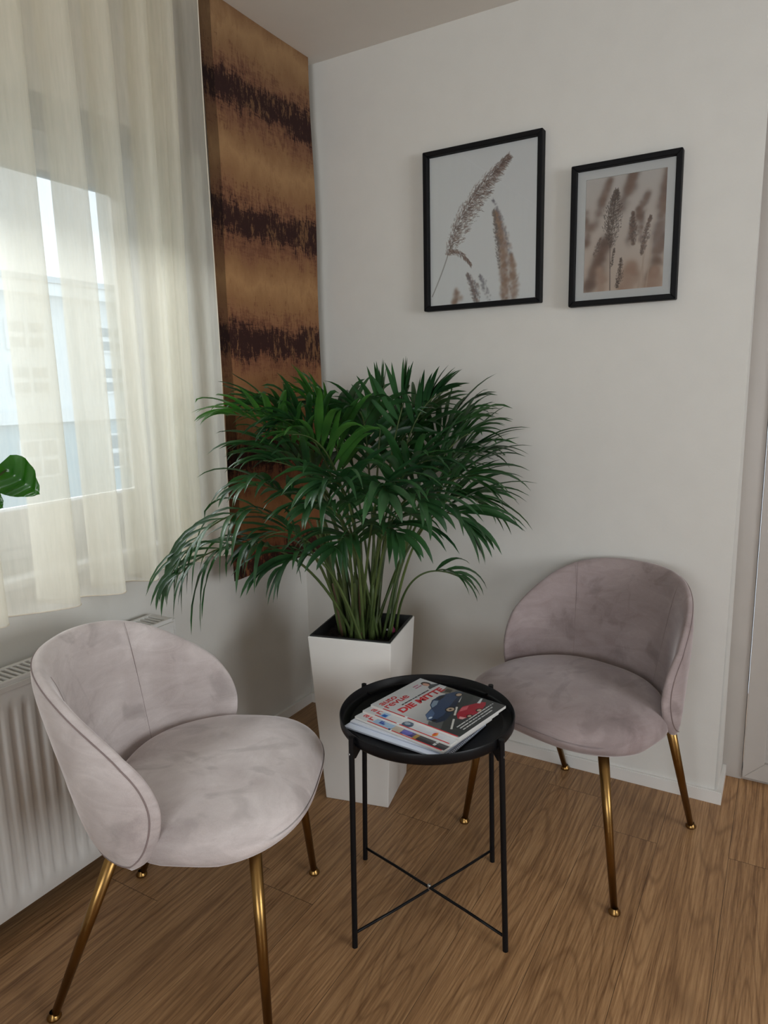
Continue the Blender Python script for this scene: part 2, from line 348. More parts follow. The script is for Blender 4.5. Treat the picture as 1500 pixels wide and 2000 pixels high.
for y in (-2.5, -1.75, -1.0): b.box(4.52, 4.58, y, y+.10, WZ0, WZ1+.1, .004)
b.box(4.52, 4.58, -2.5, -.9, WZ0, WZ0+.1, .004); b.box(4.52, 4.58, -2.5, -.9, WZ1, WZ1+.1, .004); b.build('window_frame', M['upvc'], w4)
b = MB(); b.box(4.548, 4.554, -2.45, -.95, WZ0+.05, WZ1+.05); b.build('pane', M['glass'], w4)
b = MB(); b.box(-0.37, 4.6, -5.65, -5.4, 0, WZ0); b.box(-0.37, 4.6, -5.65, -5.4, WZ1+.15, ZC); b.box(-0.37, 0.9, -5.65, -5.4, WZ0, WZ1+.15); b.box(3.3, 4.6, -5.65, -5.4, WZ0, WZ1+.15); S(b.build('wall_front', M['wall']))
w3 = bpy.data.objects.new('window_3', None); link(w3); S(w3)  # unseen window behind the camera, added to carry the fill lamp
b = MB()
for x in (0.9, 2.05, 3.2): b.box(x, x+.10, -5.56, -5.50, WZ0, WZ1+.15, .004)
b.box(0.9, 3.3, -5.56, -5.50, WZ0, WZ0+.1, .004); b.box(0.9, 3.3, -5.56, -5.50, WZ1+.05, WZ1+.15, .004); b.build('window_frame', M['upvc'], w3)
b = MB(); b.box(0.95, 3.25, -5.53, -5.524, WZ0+.05, WZ1+.1); b.build('pane', M['glass'], w3)
b = MB(); LP = [(XW, 0.0), (1.527, 0.0), (1.527, 0.186), (1.515, 0.186), (1.515, 0.012), (XW, 0.012)]
bm = bmesh.new(); lo = [bm.verts.new((x, y, 0)) for x, y in LP]; hi = [bm.verts.new((x, y, .040)) for x, y in LP]; bm.faces.new(lo[::-1]); bm.faces.new(hi)
for k in range(6): bm.faces.new((lo[k], lo[(k+1) % 6], hi[(k+1) % 6], hi[k]))
bmesh.ops.bevel(bm, geom=[e for e in bm.edges if e.verts[0] in hi and e.verts[1] in hi], offset=.0018, segments=2, affect='EDGES'); bm.verts.index_update()
b.add([v.co[:] for v in bm.verts], [[v.index for v in f.verts] for f in bm.faces]); bm.free(); S(b.build('baseboard_back', M['trim']))
b = MB(); b.box(XW, 0.0, -5.4, 0.0, 0.0, 0.040, 0.0015); S(b.build('baseboard_left', M['trim']))

# windows in the left wall: frame, sashes, panes
def window(n, y0, y1, split):
    o = bpy.data.objects.new('window_%d' % n, None); link(o); S(o)
    xi, xo = -0.23, -0.30
    f = MB(); fr = 0.065
    f.box(xo+.001, xi-.001, y0+.01, y1-.01, WZ0, WZ0+0.07, 0.004); f.box(xo+.001, xi-.001, y0+.01, y1-.01, WZ1-fr, WZ1, 0.004); f.box(xo, xi, y0, y0+fr, WZ0, WZ1, 0.004); f.box(xo, xi, y1-fr, y1, WZ0, WZ1, 0.004)
    for s in split: f.box(xo+.002, xi-.002, s-0.05, s+0.05, WZ0+.02, WZ1-.02, 0.004)
    autosmooth(f.build('window_frame', M['upvc'], o))
    edges = [y0+fr]+[v for s in split for v in (s-0.05, s+0.05)]+[y1-fr]
    for k in range(0, len(edges), 2):
        a, c = edges[k]-0.012, edges[k+1]+0.012; w = 0.090
        z0, z1 = WZ0+0.055, WZ1-fr+0.012
        g = MB(); g.box(xo+0.016, xi+0.017, a+.01, c-.01, z0+.001, z0+0.105, 0.005); g.box(xo+0.016, xi+0.017, a+.01, c-.01, z1-0.06, z1-.001, 0.005)
        g.box(xo+0.015, xi+0.018, a, a+w, z0, z1, 0.005); g.box(xo+0.015, xi+0.018, c-w, c, z0, z1, 0.005)
        so = autosmooth(g.build('sash', M['upvc'], o))
        p = MB(); p.box(-0.266, -0.260, a+w-0.01, c-w+0.01, z0+0.10, z1-0.055); p.build('pane', M['glass'], so)
        p = MB(); p.box(xi+0.018, xi+0.024, a+w-0.006, a+w+0.002, z0+0.1, z1-0.058); 
    s = MB(); s.box(xi-0.02, 0.002, y0+0.001, y1-0.001, WZ0-0.001, WZ0+0.022, 0.004); autosmooth(s.build('window_sill', M['upvc'], o))
    return o
window(1, WIN[0][0], WIN[0][1], [-1.60]); window(2, WIN[1][0], WIN[1][1], [])
# dim patch above the sash: half lowered white blind cassette
# balcony door in the niche of the back wall
d = bpy.data.objects.new('door_1', None); link(d); S(d)
DY = 0.186
g = MB(); g.box(1.505, 1.572, DY, DY+0.07, 0.0, 1.99, 0.003); g.box(2.69, 2.76, DY, DY+0.07, 0, 1.99, 0.003); g.box(1.52, 2.75, DY+.001, DY+0.069, 1.921, 1.989, 0.003); g.box(1.52, 2.75, DY+0.004, DY+0.07, 0, 0.03, 0.003)
autosmooth(g.build('door_frame', M['door'], d))
def quadring(x0, x1, z0, z1, w, y0, y1):
    q = MB()
    o_ = [(x0, z0), (x1, z0), (x1, z1), (x0, z1)]; i_ = [(x0+w, z0+w), (x1-w, z0+w), (x1-w, z1-w), (x0+w, z1-w)]
    for k in range(4):
        a, b_, c_, e = o_[k], o_[(k+1) % 4], i_[(k+1) % 4], i_[k]
        P = [a, b_, c_, e]; cx = sum(p[0] for p in P)/4; cz = sum(p[1] for p in P)/4; g_ = 0.0006
        P = [(p[0]+(cx-p[0])/abs(cx-p[0]+1e-9)*g_*0, p[1]) for p in P]
        vs = [(p[0], y0, p[1]) for p in P]+[(p[0], y1, p[1]) for p in P]
        bm = bmesh.new(); vv = [bm.verts.new(v) for v in vs]
        for f in ((0,1,2,3),(7,6,5,4),(0,4,5,1),(1,5,6,2),(2,6,7,3),(3,7,4,0)): bm.faces.new([vv[j] for j in f])
        bmesh.ops.bevel(bm, geom=bm.edges[:], offset=0.0018, segments=1, affect='EDGES'); bm.verts.index_update()
        q.add([v.co[:] for v in bm.verts], [[v.index for v in f.verts] for f in bm.faces]); bm.free()
    return q
so = quadring(1.574, 2.688, 0.012, 1.918, 0.060, DY-0.008, DY+0.055).build('sash', M['door'], d)
p = MB(); p.box(1.578, 2.684, DY+0.008, DY+0.045, 0.016, 1.914); p.build('infill_panel', M['door'], so)

# ---------------------------------------------------------------- outside: street and the house opposite
b = MB(); b.box(-70, -0.4, -50, 60, -6.2, -6.0); S(b.build('ground', M['street']))
hs = thing('apartment_house', 'pale rendered house across the street with paired white windows seen through the curtain', 'building', (-15, 2, -6))
b = MB(); b.box(-10, 0, -14, 30, 0, 9.75); b.box(-10, 0.25, -14, 30, 6.6, 6.9); b.box(-10, 0.45, -14, 30, 9.75, 10.05); b.build('wall', M['facade'], hs)
b = MB(); b.add([(0.5, -14.5, 10.05), (0.5, 30.5, 10.05), (-5, 30.5, 11.2), (-5, -14.5, 11.2), (-10.5, -14.5, 10.05), (-10.5, 30.5, 10.05)], [(0,1,2,3), (3,2,5,4), (0,3,4), (1,5,2)]); b.build('roof', M['roof'], hs)
b = MB(); b.box(0.0, 0.06, -14, 30, 0, 6.6); b.build('ground_floor_wall', M['facade2'], hs)
for yy in np.arange(-12.0, 29, 2.6):
    for z0, z1 in ((8.42, 9.15), (7.3, 8.05), (5.2, 6.2), (3.2, 4.6)):
        f = MB(); x = 0.08 if z0 < 6.6 else 0.02; f.box(x-0.02, x+0.03, yy, yy+1.1, z0, z1); w = f.build('window', M['facade'], hs)
        q = MB(); 
        for s in (0, 1):
            for k in (0, 1):
                q.box(x+0.03, x+0.04, yy+0.10+s*0.5, yy+0.50+s*0.5, z0+0.07+k*(z1-z0)*0.5, z0+(k+1)*(z1-z0)*0.5-0.06)
        q.build('pane', M['glassdark'], w)

# ---------------------------------------------------------------- radiator under the window
rad = thing('radiator', 'white ribbed panel radiator with slotted top grille on the wall under the window', 'radiator', (0, -0.80, 0))
RX, RZ0, RZ1, RL = 0.118, 0.055, 0.620, 1.5
NY, NZ = 600, 26; vs = []; fs = []
for j in range(NZ+1):
    z = RZ0+(RZ1-0.012-RZ0)*j/NZ
    e = min(1, max(0, (z-0.105)/0.02))*min(1, max(0, (0.565-z)/0.02)); e = e*e*(3-2*e)
    for i in range(NY+1):
        y = -RL*i/NY; w = (y/0.0325) % 1.0; pr = min(1, max(0, (abs(w-0.5)*2-0.12)/0.62)); pr = pr*pr*(3-2*pr)
        if y > -0.05 or y < -RL+0.05: pr = 1
        edge = min(1, abs(y)/0.012, (RL-abs(y))/0.012); zz = min(1, (z-RZ0)/0.01, (RZ1-0.012-z)/0.01)
        vs.append((RX-0.008*e*(1-pr)-0.006*(1-math.sqrt(max(0, min(edge, zz))*(2-max(0, min(edge, zz))))), y, z))
fs = [(j*(NY+1)+i, j*(NY+1)+i+1, (j+1)*(NY+1)+i+1, (j+1)*(NY+1)+i) for j in range(NZ) for i in range(NY)]
mesh_obj('front_panel', vs, [f[::-1] for f in fs], M['radiator'], rad, True)
b = MB(); b.box(0.04, 0.100, -RL+0.03, -0.03, 0.08, 0.56); b.build('convector_core', M['dark'], rad)
b = MB(); b.box(0.020, 0.036, -RL, 0, RZ0, RZ1-0.012, 0.003); b.build('rear_panel', M['radiator'], rad)
b = MB(); b.box(0.018, 0.030, -RL, 0, RZ1-0.012, RZ1+0.006, 0.002); b.box(0.100, 0.110, -RL, 0, RZ1-0.012, RZ1+0.006, 0.002)
b.box(0.024, 0.104, -0.022, -0.001, RZ1-0.010, RZ1+0.005, 0.001); b.box(0.024, 0.104, -RL+.001, -RL+0.02, RZ1-0.010, RZ1+0.005, 0.001)
for k in range(92):
    y = -0.034-k*0.0158
    b.box(0.028, 0.102, y-0.0028, y+0.0028, RZ1-0.008, RZ1+0.004)
b.box(0.024, 0.104, -RL/2-0.004, -RL/2+0.004, RZ1-0.01, RZ1+0.0045)
b.build('top_grille', M['radiator'], rad)
b = MB(); b.box(0.021, 0.1155, -0.0045, 0.003, RZ0+0.01, RZ1+0.0035, 0.001); b.box(0.1112, 0.1170, -RL+.002, -0.005, RZ1-0.016, RZ1-0.004); b.build('side_cover', M['radiator'], rad)
for yy in (-0.15, -RL+0.15):
    b = MB(); b.box(XW, 0.024, yy-0.02, yy+0.02, 0.15, 0.5); b.build('wall_bracket', M['radiator'], rad)

# ---------------------------------------------------------------- sheer curtain
hem = []
edges = [(-.374, .142), (-.462, .120), (-.531, .135), (-.611, .157), (-.700, .176), (-.807, .166), (-.955, .150)]
rnd = random.Random(4); s_e = -1.07
while s_e > -1.95: edges.append((s_e, rnd.uniform(.14, .175))); s_e -= rnd.uniform(.095, .15)
def sx(s, x): return (x, (s-.6*x)/.8)
for k, (s_r, xf) in enumerate(edges[:-1]):
    s_n, xn = edges[k+1]; gap = s_r-s_n; ov = min(.12, gap*(.55 if s_n < -.9 and s_n > -1.0 else .93))
    if k == 0: hem.append(sx(s_r, xf))
    else: hem += [sx(s_r-.012, xf-.022), sx(s_r, xf-.004), sx(s_r-.010, xf+.006)]
    hem += [sx(s_r-gap*.45, xf-.020), sx(s_r-gap*.85, xf-.055), sx(s_n-ov*.75, .062), sx(s_n-ov, .052), sx(s_n-ov*.85, .066), sx(s_n-ov*.4, (xn+.07)/2)]
H = catmull([(x, y, 0) for x, y in hem], 7)
NZc = 40; vs = []; ZH = 0.768; ZT = ZC-0.012
yn = [p.y for p in H]; ym = -.575+(np.linspace(0, 1, len(H)))*(min(yn)+.575)
for j in range(NZc+1):
    t = j/NZc; k = t**0.8
    for i, p in enumerate(H):
        e = .004*math.sin(5*t+i*0.045)*math.sin(PI*t)
        xx = p.x+(0.14-p.x)*0.12*t+e; vs.append((xx, p.y+0.02*t*math.sin(i*.021)*t, ZH+(ZT-ZH)*t))
n = len(H); fs = [(j*n+i, j*n+i+1, (j+1)*n+i+1, (j+1)*n+i) for j in range(NZc) for i in range(n-1)]
cur = thing('sheer_curtain', 'cream sheer curtain hanging in loose folds in front of the window', 'curtain', (0, 0, 0))
mesh_obj('fabric', vs, fs, M['sheer'], cur, True)
b = MB(); b.tube([(p.x, p.y, ZH+0.0015) for p in H], 0.0016, 6); b.build('bottom_hem', M['sheer_hem'], cur, True)
b = MB(); b.tube([vs[j*n] for j in range(NZc+1)], 0.0014, 6); b.build('side_hem', M['sheer_hem'], cur, True)
b = MB(); b.box(0.10, 0.16, -2.8, -0.56, ZC-0.012, ZC, 0.002); b.build('curtain_rail', M['trim'], cur)

# ---------------------------------------------------------------- fabric panel beside the window
pan = thing('panel_curtain', 'long brown and ochre abstract striped fabric panel hanging from ceiling in the corner', 'panel curtain', (0.128, 0, 0))
def sheet(name, y0, y1, z0, z1, x, mat, parent, th=0.0015, ny=14, nz=60):
    vs = []; 
    for s in (0, 1):
        for j in range(nz+1):
            for i in range(ny+1):
                y = y0+(y1-y0)*i/ny; z = z0+(z1-z0)*j/nz
                vs.append((x+s*th+0.004*math.sin(z*4.1+1)*math.sin((y+.5)*5)-0.003*math.sin(z*9), y, z))
    n = ny+1; N = n*(nz+1); fs = []
    for s in (0, 1):
        for j in range(nz):
            for i in range(ny):
                f = (s*N+j*n+i, s*N+j*n+i+1, s*N+(j+1)*n+i+1, s*N+(j+1)*n+i); fs.append(f if s else f[::-1])
    for i in range(ny): fs += [(i, i+1, N+i+1, N+i)[::-1], (nz*n+i, nz*n+i+1, N+nz*n+i+1, N+nz*n+i)]
    for j in range(nz): fs += [(j*n, (j+1)*n, N+(j+1)*n, N+j*n), ((j*n+ny), (j+1)*n+ny, N+(j+1)*n+ny, N+j*n+ny)[::-1]]
    return mesh_obj(name, vs, fs, mat, parent, True)
autosmooth(sheet('fabric', -0.556, -0.038, 0.676, ZC-0.0005, 0, M['panel'], pan))
autosmooth(sheet('side_hem', -0.557, -0.512, 0.676, ZC-0.0005, 0.0016, M['panel_hem'], pan, ny=3))
b = MB(); b.box(-0.022, -0.012, -0.53, -0.05, ZC-0.014, ZC-0.0005); b.build('top_rail', M['trim'], pan)

# ---------------------------------------------------------------- framed pictures
def srgb(r, g, b): return np.array([((c/255+0.055)/1.055)**2.4 if c > 10 else c/255/12.92 for c in (r, g, b)])
def splat(img, x, y, r, col, a):
    Hh, W = img.shape[:2]; x0, x1 = max(0, int(x-3*r-1)), min(W, int(x+3*r+2)); y0, y1 = max(0, int(y-3*r-1)), min(Hh, int(y+3*r+2))
    if x0 >= x1 or y0 >= y1: return
    Y, X = np.mgrid[y0:y1, x0:x1]; w = a*np.exp(-((X-x)**2+(Y-y)**2)/(2*r*r)); img[y0:y1, x0:x1] = img[y0:y1, x0:x1]*(1-w[..., None])+col*w[..., None]
def stroke(img, x0, y0, x1, y1, r, col, a):
    n = max(2, int(math.hypot(x1-x0, y1-y0)/max(r*0.8, 0.5)))
    for k in range(n+1): t = k/n; splat(img, x0+(x1-x0)*t, y0+(y1-y0)*t, r*(1-0.4*t), col, a)
def plume(img, rng, P, wid, n, r, cols, a, ln, side=1.0, droop=0.5, spr=1.0):
    P = [np.array(p, float) for p in P]; W = img.shape[1]; Hh = img.shape[0]; P = [p*[W, Hh] for p in P]
    for k in range(n):
        t = rng.random()**0.8; q = (1-t)**2*P[0]+2*t*(1-t)*P[1]+t*t*P[2]; tan = 2*(1-t)*(P[1]-P[0])+2*t*(P[2]-P[1]); tan /= np.linalg.norm(tan)+1e-9
        nor = np.array([-tan[1], tan[0]]); prof = math.sin(PI*min(1, (t*0.88+0.10)))**0.7
        s = rng.uniform(-0.45, 1)*wid*W*prof*side
        d = q+nor*s*(rng.random()**spr); e = d+(tan*0.75+nor*0.35*side*np.sign(s)*side)*ln*W*rng.uniform(0.4, 1)+np.array([0, droop*ln*W*rng.random()])
        stroke(img, d[0], d[1], e[0], e[1], r*rng.uniform(0.7, 1.3), cols[rng.integers(len(cols))], a)
def art_one():
    W, Hh = 300, 375; rng = np.random.default_rng(3); img = np.zeros((Hh, W, 3)); img[:] = srgb(250, 250, 250)
    br = [srgb(120, 92, 84), srgb(150, 122, 112), srgb(96, 70, 64), srgb(170, 146, 134)]; tan_ = [srgb(160, 120, 92), srgb(185, 150, 125), srgb(140, 105, 90)]; gr = [srgb(130, 125, 138), srgb(110, 100, 110)]
    plume(img, rng, [(.70, 1.05), (.72, .75), (.62, .42)], .10, 900, 3.0, tan_, .13, .035); plume(img, rng, [(.78, 1.05), (.80, .9), (.76, .70)], .06, 300, 3, tan_, .12, .035)
    plume(img, rng, [(.66, .80), (.64, .60), (.60, .40)], .05, 260, 1.0, [srgb(110, 95, 92)], .3, .028); plume(img, rng, [(.76, .72), (.70, .50), (.60, .34)], .03, 110, 1.6, gr, .18, .025)
    plume(img, rng, [(.45, 1.02), (.43, .92), (.36, .80)], .07, 420, 1.5, gr+br, .22, .025); plume(img, rng, [(.22, 1.0), (.24, .96), (.26, .90)], .07, 60, 4, tan_, .12, .03); plume(img, rng, [(.56, 1.0), (.53, .9), (.48, .82)], .05, 60, 2, gr, .2, .03)
    img = img*0.97+0.03*srgb(250, 250, 250)
    for k in range(90):
        t = k/89; x = .015+(.20-.015)*t+.01*math.sin(t*3); yy = .93+(.60-.93)*t; splat(img, x*W, yy*Hh, 0.9, srgb(120, 110, 100), .8)
    plume(img, rng, [(.17, .66), (.28, .34), (.735, .075)], .14, 1500, 0.50, br, .55, .050, 1.0, 0.55, .5)
    plume(img, rng, [(.17, .66), (.26, .36), (.70, .10)], .06, 420, 0.5, [br[0], br[2]], .5, .035, 1.0, 0.2, .6)
    plume(img, rng, [(.17, .62), (.30, .62), (.40, .74)], .035, 260, 0.5, br, .6, .028)
    return img
def art_two():
    W, Hh = 250, 325; rng = np.random.default_rng(5); img = np.zeros((Hh, W, 3))
    for r in range(Hh): img[r] = srgb(218, 210, 204)*(1-r/Hh)+srgb(226, 204, 186)*(r/Hh)
    br = [srgb(128, 98, 84), srgb(150, 118, 100), srgb(104, 78, 68)]; lt = [srgb(178, 142, 120), srgb(196, 165, 145)]; dk = [srgb(74, 60, 54), srgb(96, 78, 70), srgb(120, 98, 86)]
    for P, w, n, r in (([(.08, .45), (.2, .2), (.30, .02)], .08, 120, 6), ([(.40, .32), (.5, .15), (.62, -.05)], .10, 160, 6.5), ([(.88, .75), (.94, .35), (1.0, .0)], .10, 200, 7), ([(.02, 1.0), (.15, .75), (.30, .50)], .12, 200, 8), ([(.0, .62), (.02, .45), (.0, .28)], .06, 60, 6), ([(.55, .62), (.60, .40), (.78, .18)], .09, 160, 4.5), ([(.70, .60), (.72, .42), (.66, .30)], .07, 120, 4), ([(.80, .95), (.95, .70), (1.0, .55)], .12, 140, 6)):
        plume(img, rng, P, w*1.1, int(n*.8), r*1.25, br, .085, .045)
    for P, w, n, r in (([(.5, 1.05), (.55, .9), (.6, .78)], .2, 160, 7), ([(.8, 1.05), (.85, .95), (.9, .85)], .15, 120, 7), ([(.25, 1.05), (.2, .9), (.2, .8)], .12, 70, 6)):
        plume(img, rng, P, w, n, r*1.2, lt, .09, .05)
    for x0, x1 in ((.70, .80), (.80, .86), (.76, .74)): stroke(img, x0*W, Hh, x1*W, .55*Hh, 1.6, srgb(205, 180, 160), .35)
    plume(img, rng, [(.62, .62), (.58, .5), (.60, .33)], .08, 450, 1.5, dk+br, .3, .028); plume(img, rng, [(.72, .72), (.74, .55), (.82, .38)], .07, 420, 1.3, dk+br, .32, .028); plume(img, rng, [(.12, .68), (.15, .6), (.20, .52)], .04, 60, 1.4, dk+br, .3, .03)
    stroke(img, .345*W, 1.0*Hh, .325*W, .52*Hh, .9, srgb(90, 72, 62), .8)
    plume(img, rng, [(.33, .62), (.32, .35), (.385, .12)], .14, 1000, 0.6, dk, .55, .045, 1.0, 0.5, .6); plume(img, rng, [(.31, .55), (.30, .35), (.38, .14)], .10, 500, 0.6, dk, .55, .04, -1.0, 0.3, .6)
    plume(img, rng, [(.42, .98), (.46, .85), (.47, .72)], .07, 360, 0.7, dk, .55, .025); plume(img, rng, [(.34, .8), (.37, .7), (.38, .62)], .03, 80, .8, dk, .55, .03)
    return img
def picture(label, x0, x1, z0, z1, fw_, matw, img, group):
    w, h = x1-x0, z1-z0
    t = thing('picture_frame', label, 'framed picture', ((x0+x1)/2, 0.012, (z0+z1)/2), 0, group)
    yb, yf = -0.002, -0.032
    q = quadring(-w/2, w/2, -h/2, h/2, fw_, yf, yb); q.build('frame_border', M['frame'], t)
    iw, ih = w/2-fw_+0.001, h/2-fw_+0.001
    b = MB(); b.box(-iw, iw, -0.010, -0.004, -ih, ih); b.build('backing', M['mat'], t)
    if matw:
        b = MB(); m = matw; pw, ph = iw-m, ih-m
        for a in ((-iw, iw, ph, ih), (-iw, iw, -ih, -ph), (-iw, -pw, -ph, ph), (pw, iw, -ph, ph)): b.box(a[0], a[1], -0.0135, -0.0100, a[2], a[3])
        b.build('passepartout', M['mat'], t)
    else: pw, ph = iw-0.001, ih-0.001
    raster_obj('print', img, 2*pw, 2*ph, M['print'], t, (-pw, -0.0106, ph), (1, 0, 0), (0, 0, -1))
    b = MB(); b.box(-iw, iw, -0.018, -0.016, -ih, ih); b.build('glass_cover', M['glass'], t)
picture('larger black framed print of one tall leaning reed plume, hung higher on the wall', 0.546, 0.942, 1.521, 2.014, 0.0155, 0, art_one(), 'black framed reed prints on the wall')
picture('smaller black framed print of blurred brown reeds inside a white mat', 1.029, 1.329, 1.499, 1.892, 0.0155, 0.025, art_two(), 'black framed reed prints on the wall')
# ---------------------------------------------------------------- tall white planter
pl = thing('planter', 'tall tapered square white planter with black inner rim standing in the corner', 'planter', (0.519, -0.412, 0), math.radians(12.5))
def taper(w0, w1, z0, z1, th, c=0.003):
    bm = bmesh.new(); 
    A = [bm.verts.new((sx*w0, sy*w0, z0)) for sx, sy in ((-1,-1),(1,-1),(1,1),(-1,1))]; B = [bm.verts.new((sx*w1, sy*w1, z1)) for sx, sy in ((-1,-1),(1,-1),(1,1),(-1,1))]
    C_ = [bm.verts.new((sx*(w1-th), sy*(w1-th), z1)) for sx, sy in ((-1,-1),(1,-1),(1,1),(-1,1))]; D = [bm.verts.new((sx*(w1-th-.003), sy*(w1-th-.003), z1-0.08)) for sx, sy in ((-1,-1),(1,-1),(1,1),(-1,1))]
    bm.faces.new(A[::-1])
    for k in range(4):
        j = (k+1) % 4; bm.faces.new((A[k], A[j], B[j], B[k])); bm.faces.new((B[k], B[j], C_[j], C_[k])); bm.faces.new((C_[k], C_[j], D[j], D[k]))
    bm.faces.new(D)
    ed = [e for e in bm.edges if (e.verts[0] in A+B and e.verts[1] in A+B)]
    bmesh.ops.bevel(bm, geom=ed, offset=c, segments=3, profile=0.5, affect='EDGES'); bm.verts.index_update()
    r = ([v.co[:] for v in bm.verts], [[v.index for v in f.verts] for f in bm.faces]); bm.free(); return r
b = MB(); b.add(*taper(0.103, 0.131, 0.0, 0.543, 0.004)); autosmooth(b.build('pot_body', M['pot'], pl))
b = MB(); b.add(*taper(0.090, 0.1265, 0.10, 0.5465, 0.006, 0.0015)); autosmooth(b.build('inner_liner', M['liner'], pl))
vs = []; N = 30
for j in range(N+1):
    for i in range(N+1): vs.append(((i/N-.5)*.238, (j/N-.5)*.238, 0.5125+random.uniform(-.0035, .0035)))
mesh_obj('soil', vs, [(j*(N+1)+i, j*(N+1)+i+1, (j+1)*(N+1)+i+1, (j+1)*(N+1)+i) for j in range(N) for i in range(N)], M['soil'], pl)

# ---------------------------------------------------------------- areca palm
R1 = np.array([.8632, .5048, 0]); TW = np.array([.5048, -.8632, 0])
def loc3(p): return Vector(R1*p[0]+TW*p[1])+Vector((0, 0, p[2]))
palm = thing('areca_palm', 'lush green areca palm with arching feathery fronds growing in the white planter', 'plant', (0.52, -0.41, 0))
FR = [
    ((-0.033, 0.0, 0.538), (-0.138, 0.05, 0.977), (-0.345, 0.25, 1.059), (-0.465, 0.36, 0.833)),
    ((-0.017, 0.0, 0.53), (-0.139, 0.1, 0.834), (-0.311, 0.25, 0.955), (-0.447, 0.38, 0.824)),
    ((-0.025, 0.0, 0.538), (-0.091, 0.05, 1.037), (-0.225, 0.1, 1.219), (-0.368, 0.2, 1.209)),
    ((-0.019, -0.05, 0.52), (-0.105, -0.1, 0.97), (-0.178, 0.0, 1.23), (-0.32, 0.05, 1.227)),
    ((-0.007, 0.05, 0.556), (-0.044, 0.1, 1.027), (-0.136, 0.12, 1.232), (-0.212, 0.2, 1.181)),
    ((-0.001, 0.0, 0.538), (-0.019, 0.0, 0.983), (-0.06, 0.0, 1.167), (-0.164, 0.05, 1.26)),
    ((0.007, 0.0, 0.538), (-0.008, -0.1, 0.968), (-0.037, -0.15, 1.159), (-0.079, -0.2, 1.215)),
    ((0.031, 0.0, 0.537), (0.05, 0.0, 0.981), (0.061, -0.0, 1.135), (0.083, 0.0, 1.306)),
    ((0.039, -0.0, 0.537), (0.073, 0.0, 0.98), (0.099, 0.05, 1.137), (0.16, 0.05, 1.299)),
    ((0.039, -0.0, 0.537), (0.104, 0.0, 0.98), (0.139, -0.0, 1.238), (0.282, 0.05, 1.265)),
    ((0.047, 0.0, 0.537), (0.154, -0.1, 0.965), (0.24, -0.15, 1.153), (0.363, -0.15, 1.167)),
    ((0.047, 0.0, 0.537), (0.148, 0.05, 0.955), (0.255, 0.05, 1.134), (0.381, 0.05, 1.143)),
    ((0.055, 0.0, 0.536), (0.153, -0.1, 0.883), (0.289, -0.15, 1.087), (0.429, -0.15, 1.051)),
    ((0.055, 0.0, 0.536), (0.145, 0.1, 0.918), (0.259, 0.15, 1.069), (0.352, 0.2, 0.988)),
    ((0.063, 0.0, 0.536), (0.149, 0.0, 0.869), (0.274, -0.0, 1.007), (0.406, 0.0, 0.879)),
    ((0.063, 0.0, 0.536), (0.143, 0.15, 0.913), (0.222, 0.25, 0.998), (0.311, 0.3, 0.868)),
    ((0.072, 0.0, 0.536), (0.106, 0.05, 0.706), (0.189, 0.08, 0.775), (0.311, 0.1, 0.708)),
    ((-0.017, 0.0, 0.538), (-0.092, 0.1, 0.893), (-0.19, 0.2, 1.056), (-0.31, 0.3, 1.018)),
    ((-0.017, 0.0, 0.538), (-0.093, 0.1, 0.863), (-0.195, 0.2, 0.944), (-0.303, 0.25, 0.843)),
    ((-0.014, 0.05, 0.556), (-0.077, 0.15, 0.814), (-0.136, 0.25, 0.881), (-0.215, 0.3, 0.797)),
    ((0.017, 0.05, 0.555), (0.0, 0.2, 0.911), (-0.017, 0.3, 1.091), (-0.089, 0.4, 1.027)),
    ((0.017, 0.05, 0.555), (0.029, 0.2, 0.91), (0.061, 0.3, 1.089), (0.084, 0.42, 1.002)),
    ((0.017, 0.05, 0.555), (0.057, 0.2, 0.909), (0.126, 0.3, 1.061), (0.184, 0.4, 0.958)),
    ((0.017, 0.05, 0.555), (-0.002, 0.15, 0.872), (-0.05, 0.25, 1.004), (-0.122, 0.35, 0.969)),
    ((0.015, 0.0, 0.537), (0.026, -0.05, 0.975), (0.031, -0.05, 1.163), (0.006, 0.1, 1.214)),
    ((0.015, 0.0, 0.537), (0.089, -0.1, 0.966), (0.159, -0.15, 1.155), (0.245, -0.2, 1.2)),
    ((0.015, 0.0, 0.537), (0.057, -0.1, 0.967), (0.093, -0.15, 1.124), (0.205, -0.1, 1.157)),
    ((0.015, 0.0, 0.537), (-0.014, 0.1, 1.026), (-0.079, 0.15, 1.161), (-0.178, 0.25, 1.156)),
    ((0.015, 0.0, 0.537), (-0.035, 0.0, 0.967), (-0.148, 0.05, 1.113), (-0.322, 0.15, 1.11)),
    ((0.015, 0.0, 0.537), (-0.016, 0.1, 0.952), (-0.119, 0.2, 1.083), (-0.262, 0.25, 1.091)),
    ((0.015, 0.0, 0.537), (0.057, 0.1, 0.95), (0.116, 0.2, 1.077), (0.209, 0.25, 1.081)),
    ((0.015, 0.0, 0.537), (0.047, 0.1, 0.845), (0.071, 0.2, 0.938), (0.123, 0.3, 0.873)),
    ((0.015, 0.0, 0.537), (0.017, 0.1, 0.83), (-0.013, 0.2, 0.925), (-0.065, 0.3, 0.849)),
    ((0.015, 0.0, 0.537), (0.071, -0.1, 0.884), (0.193, -0.2, 1.035), (0.333, -0.25, 0.975)),
    ((-0.001, 0.0, 0.538), (-0.059, -0.1, 0.887), (-0.17, -0.15, 1.081), (-0.303, -0.15, 1.051)),
]
def bez(P, t): return P[0]*(1-t)**3+P[1]*3*t*(1-t)**2+P[2]*3*t*t*(1-t)+P[3]*t**3
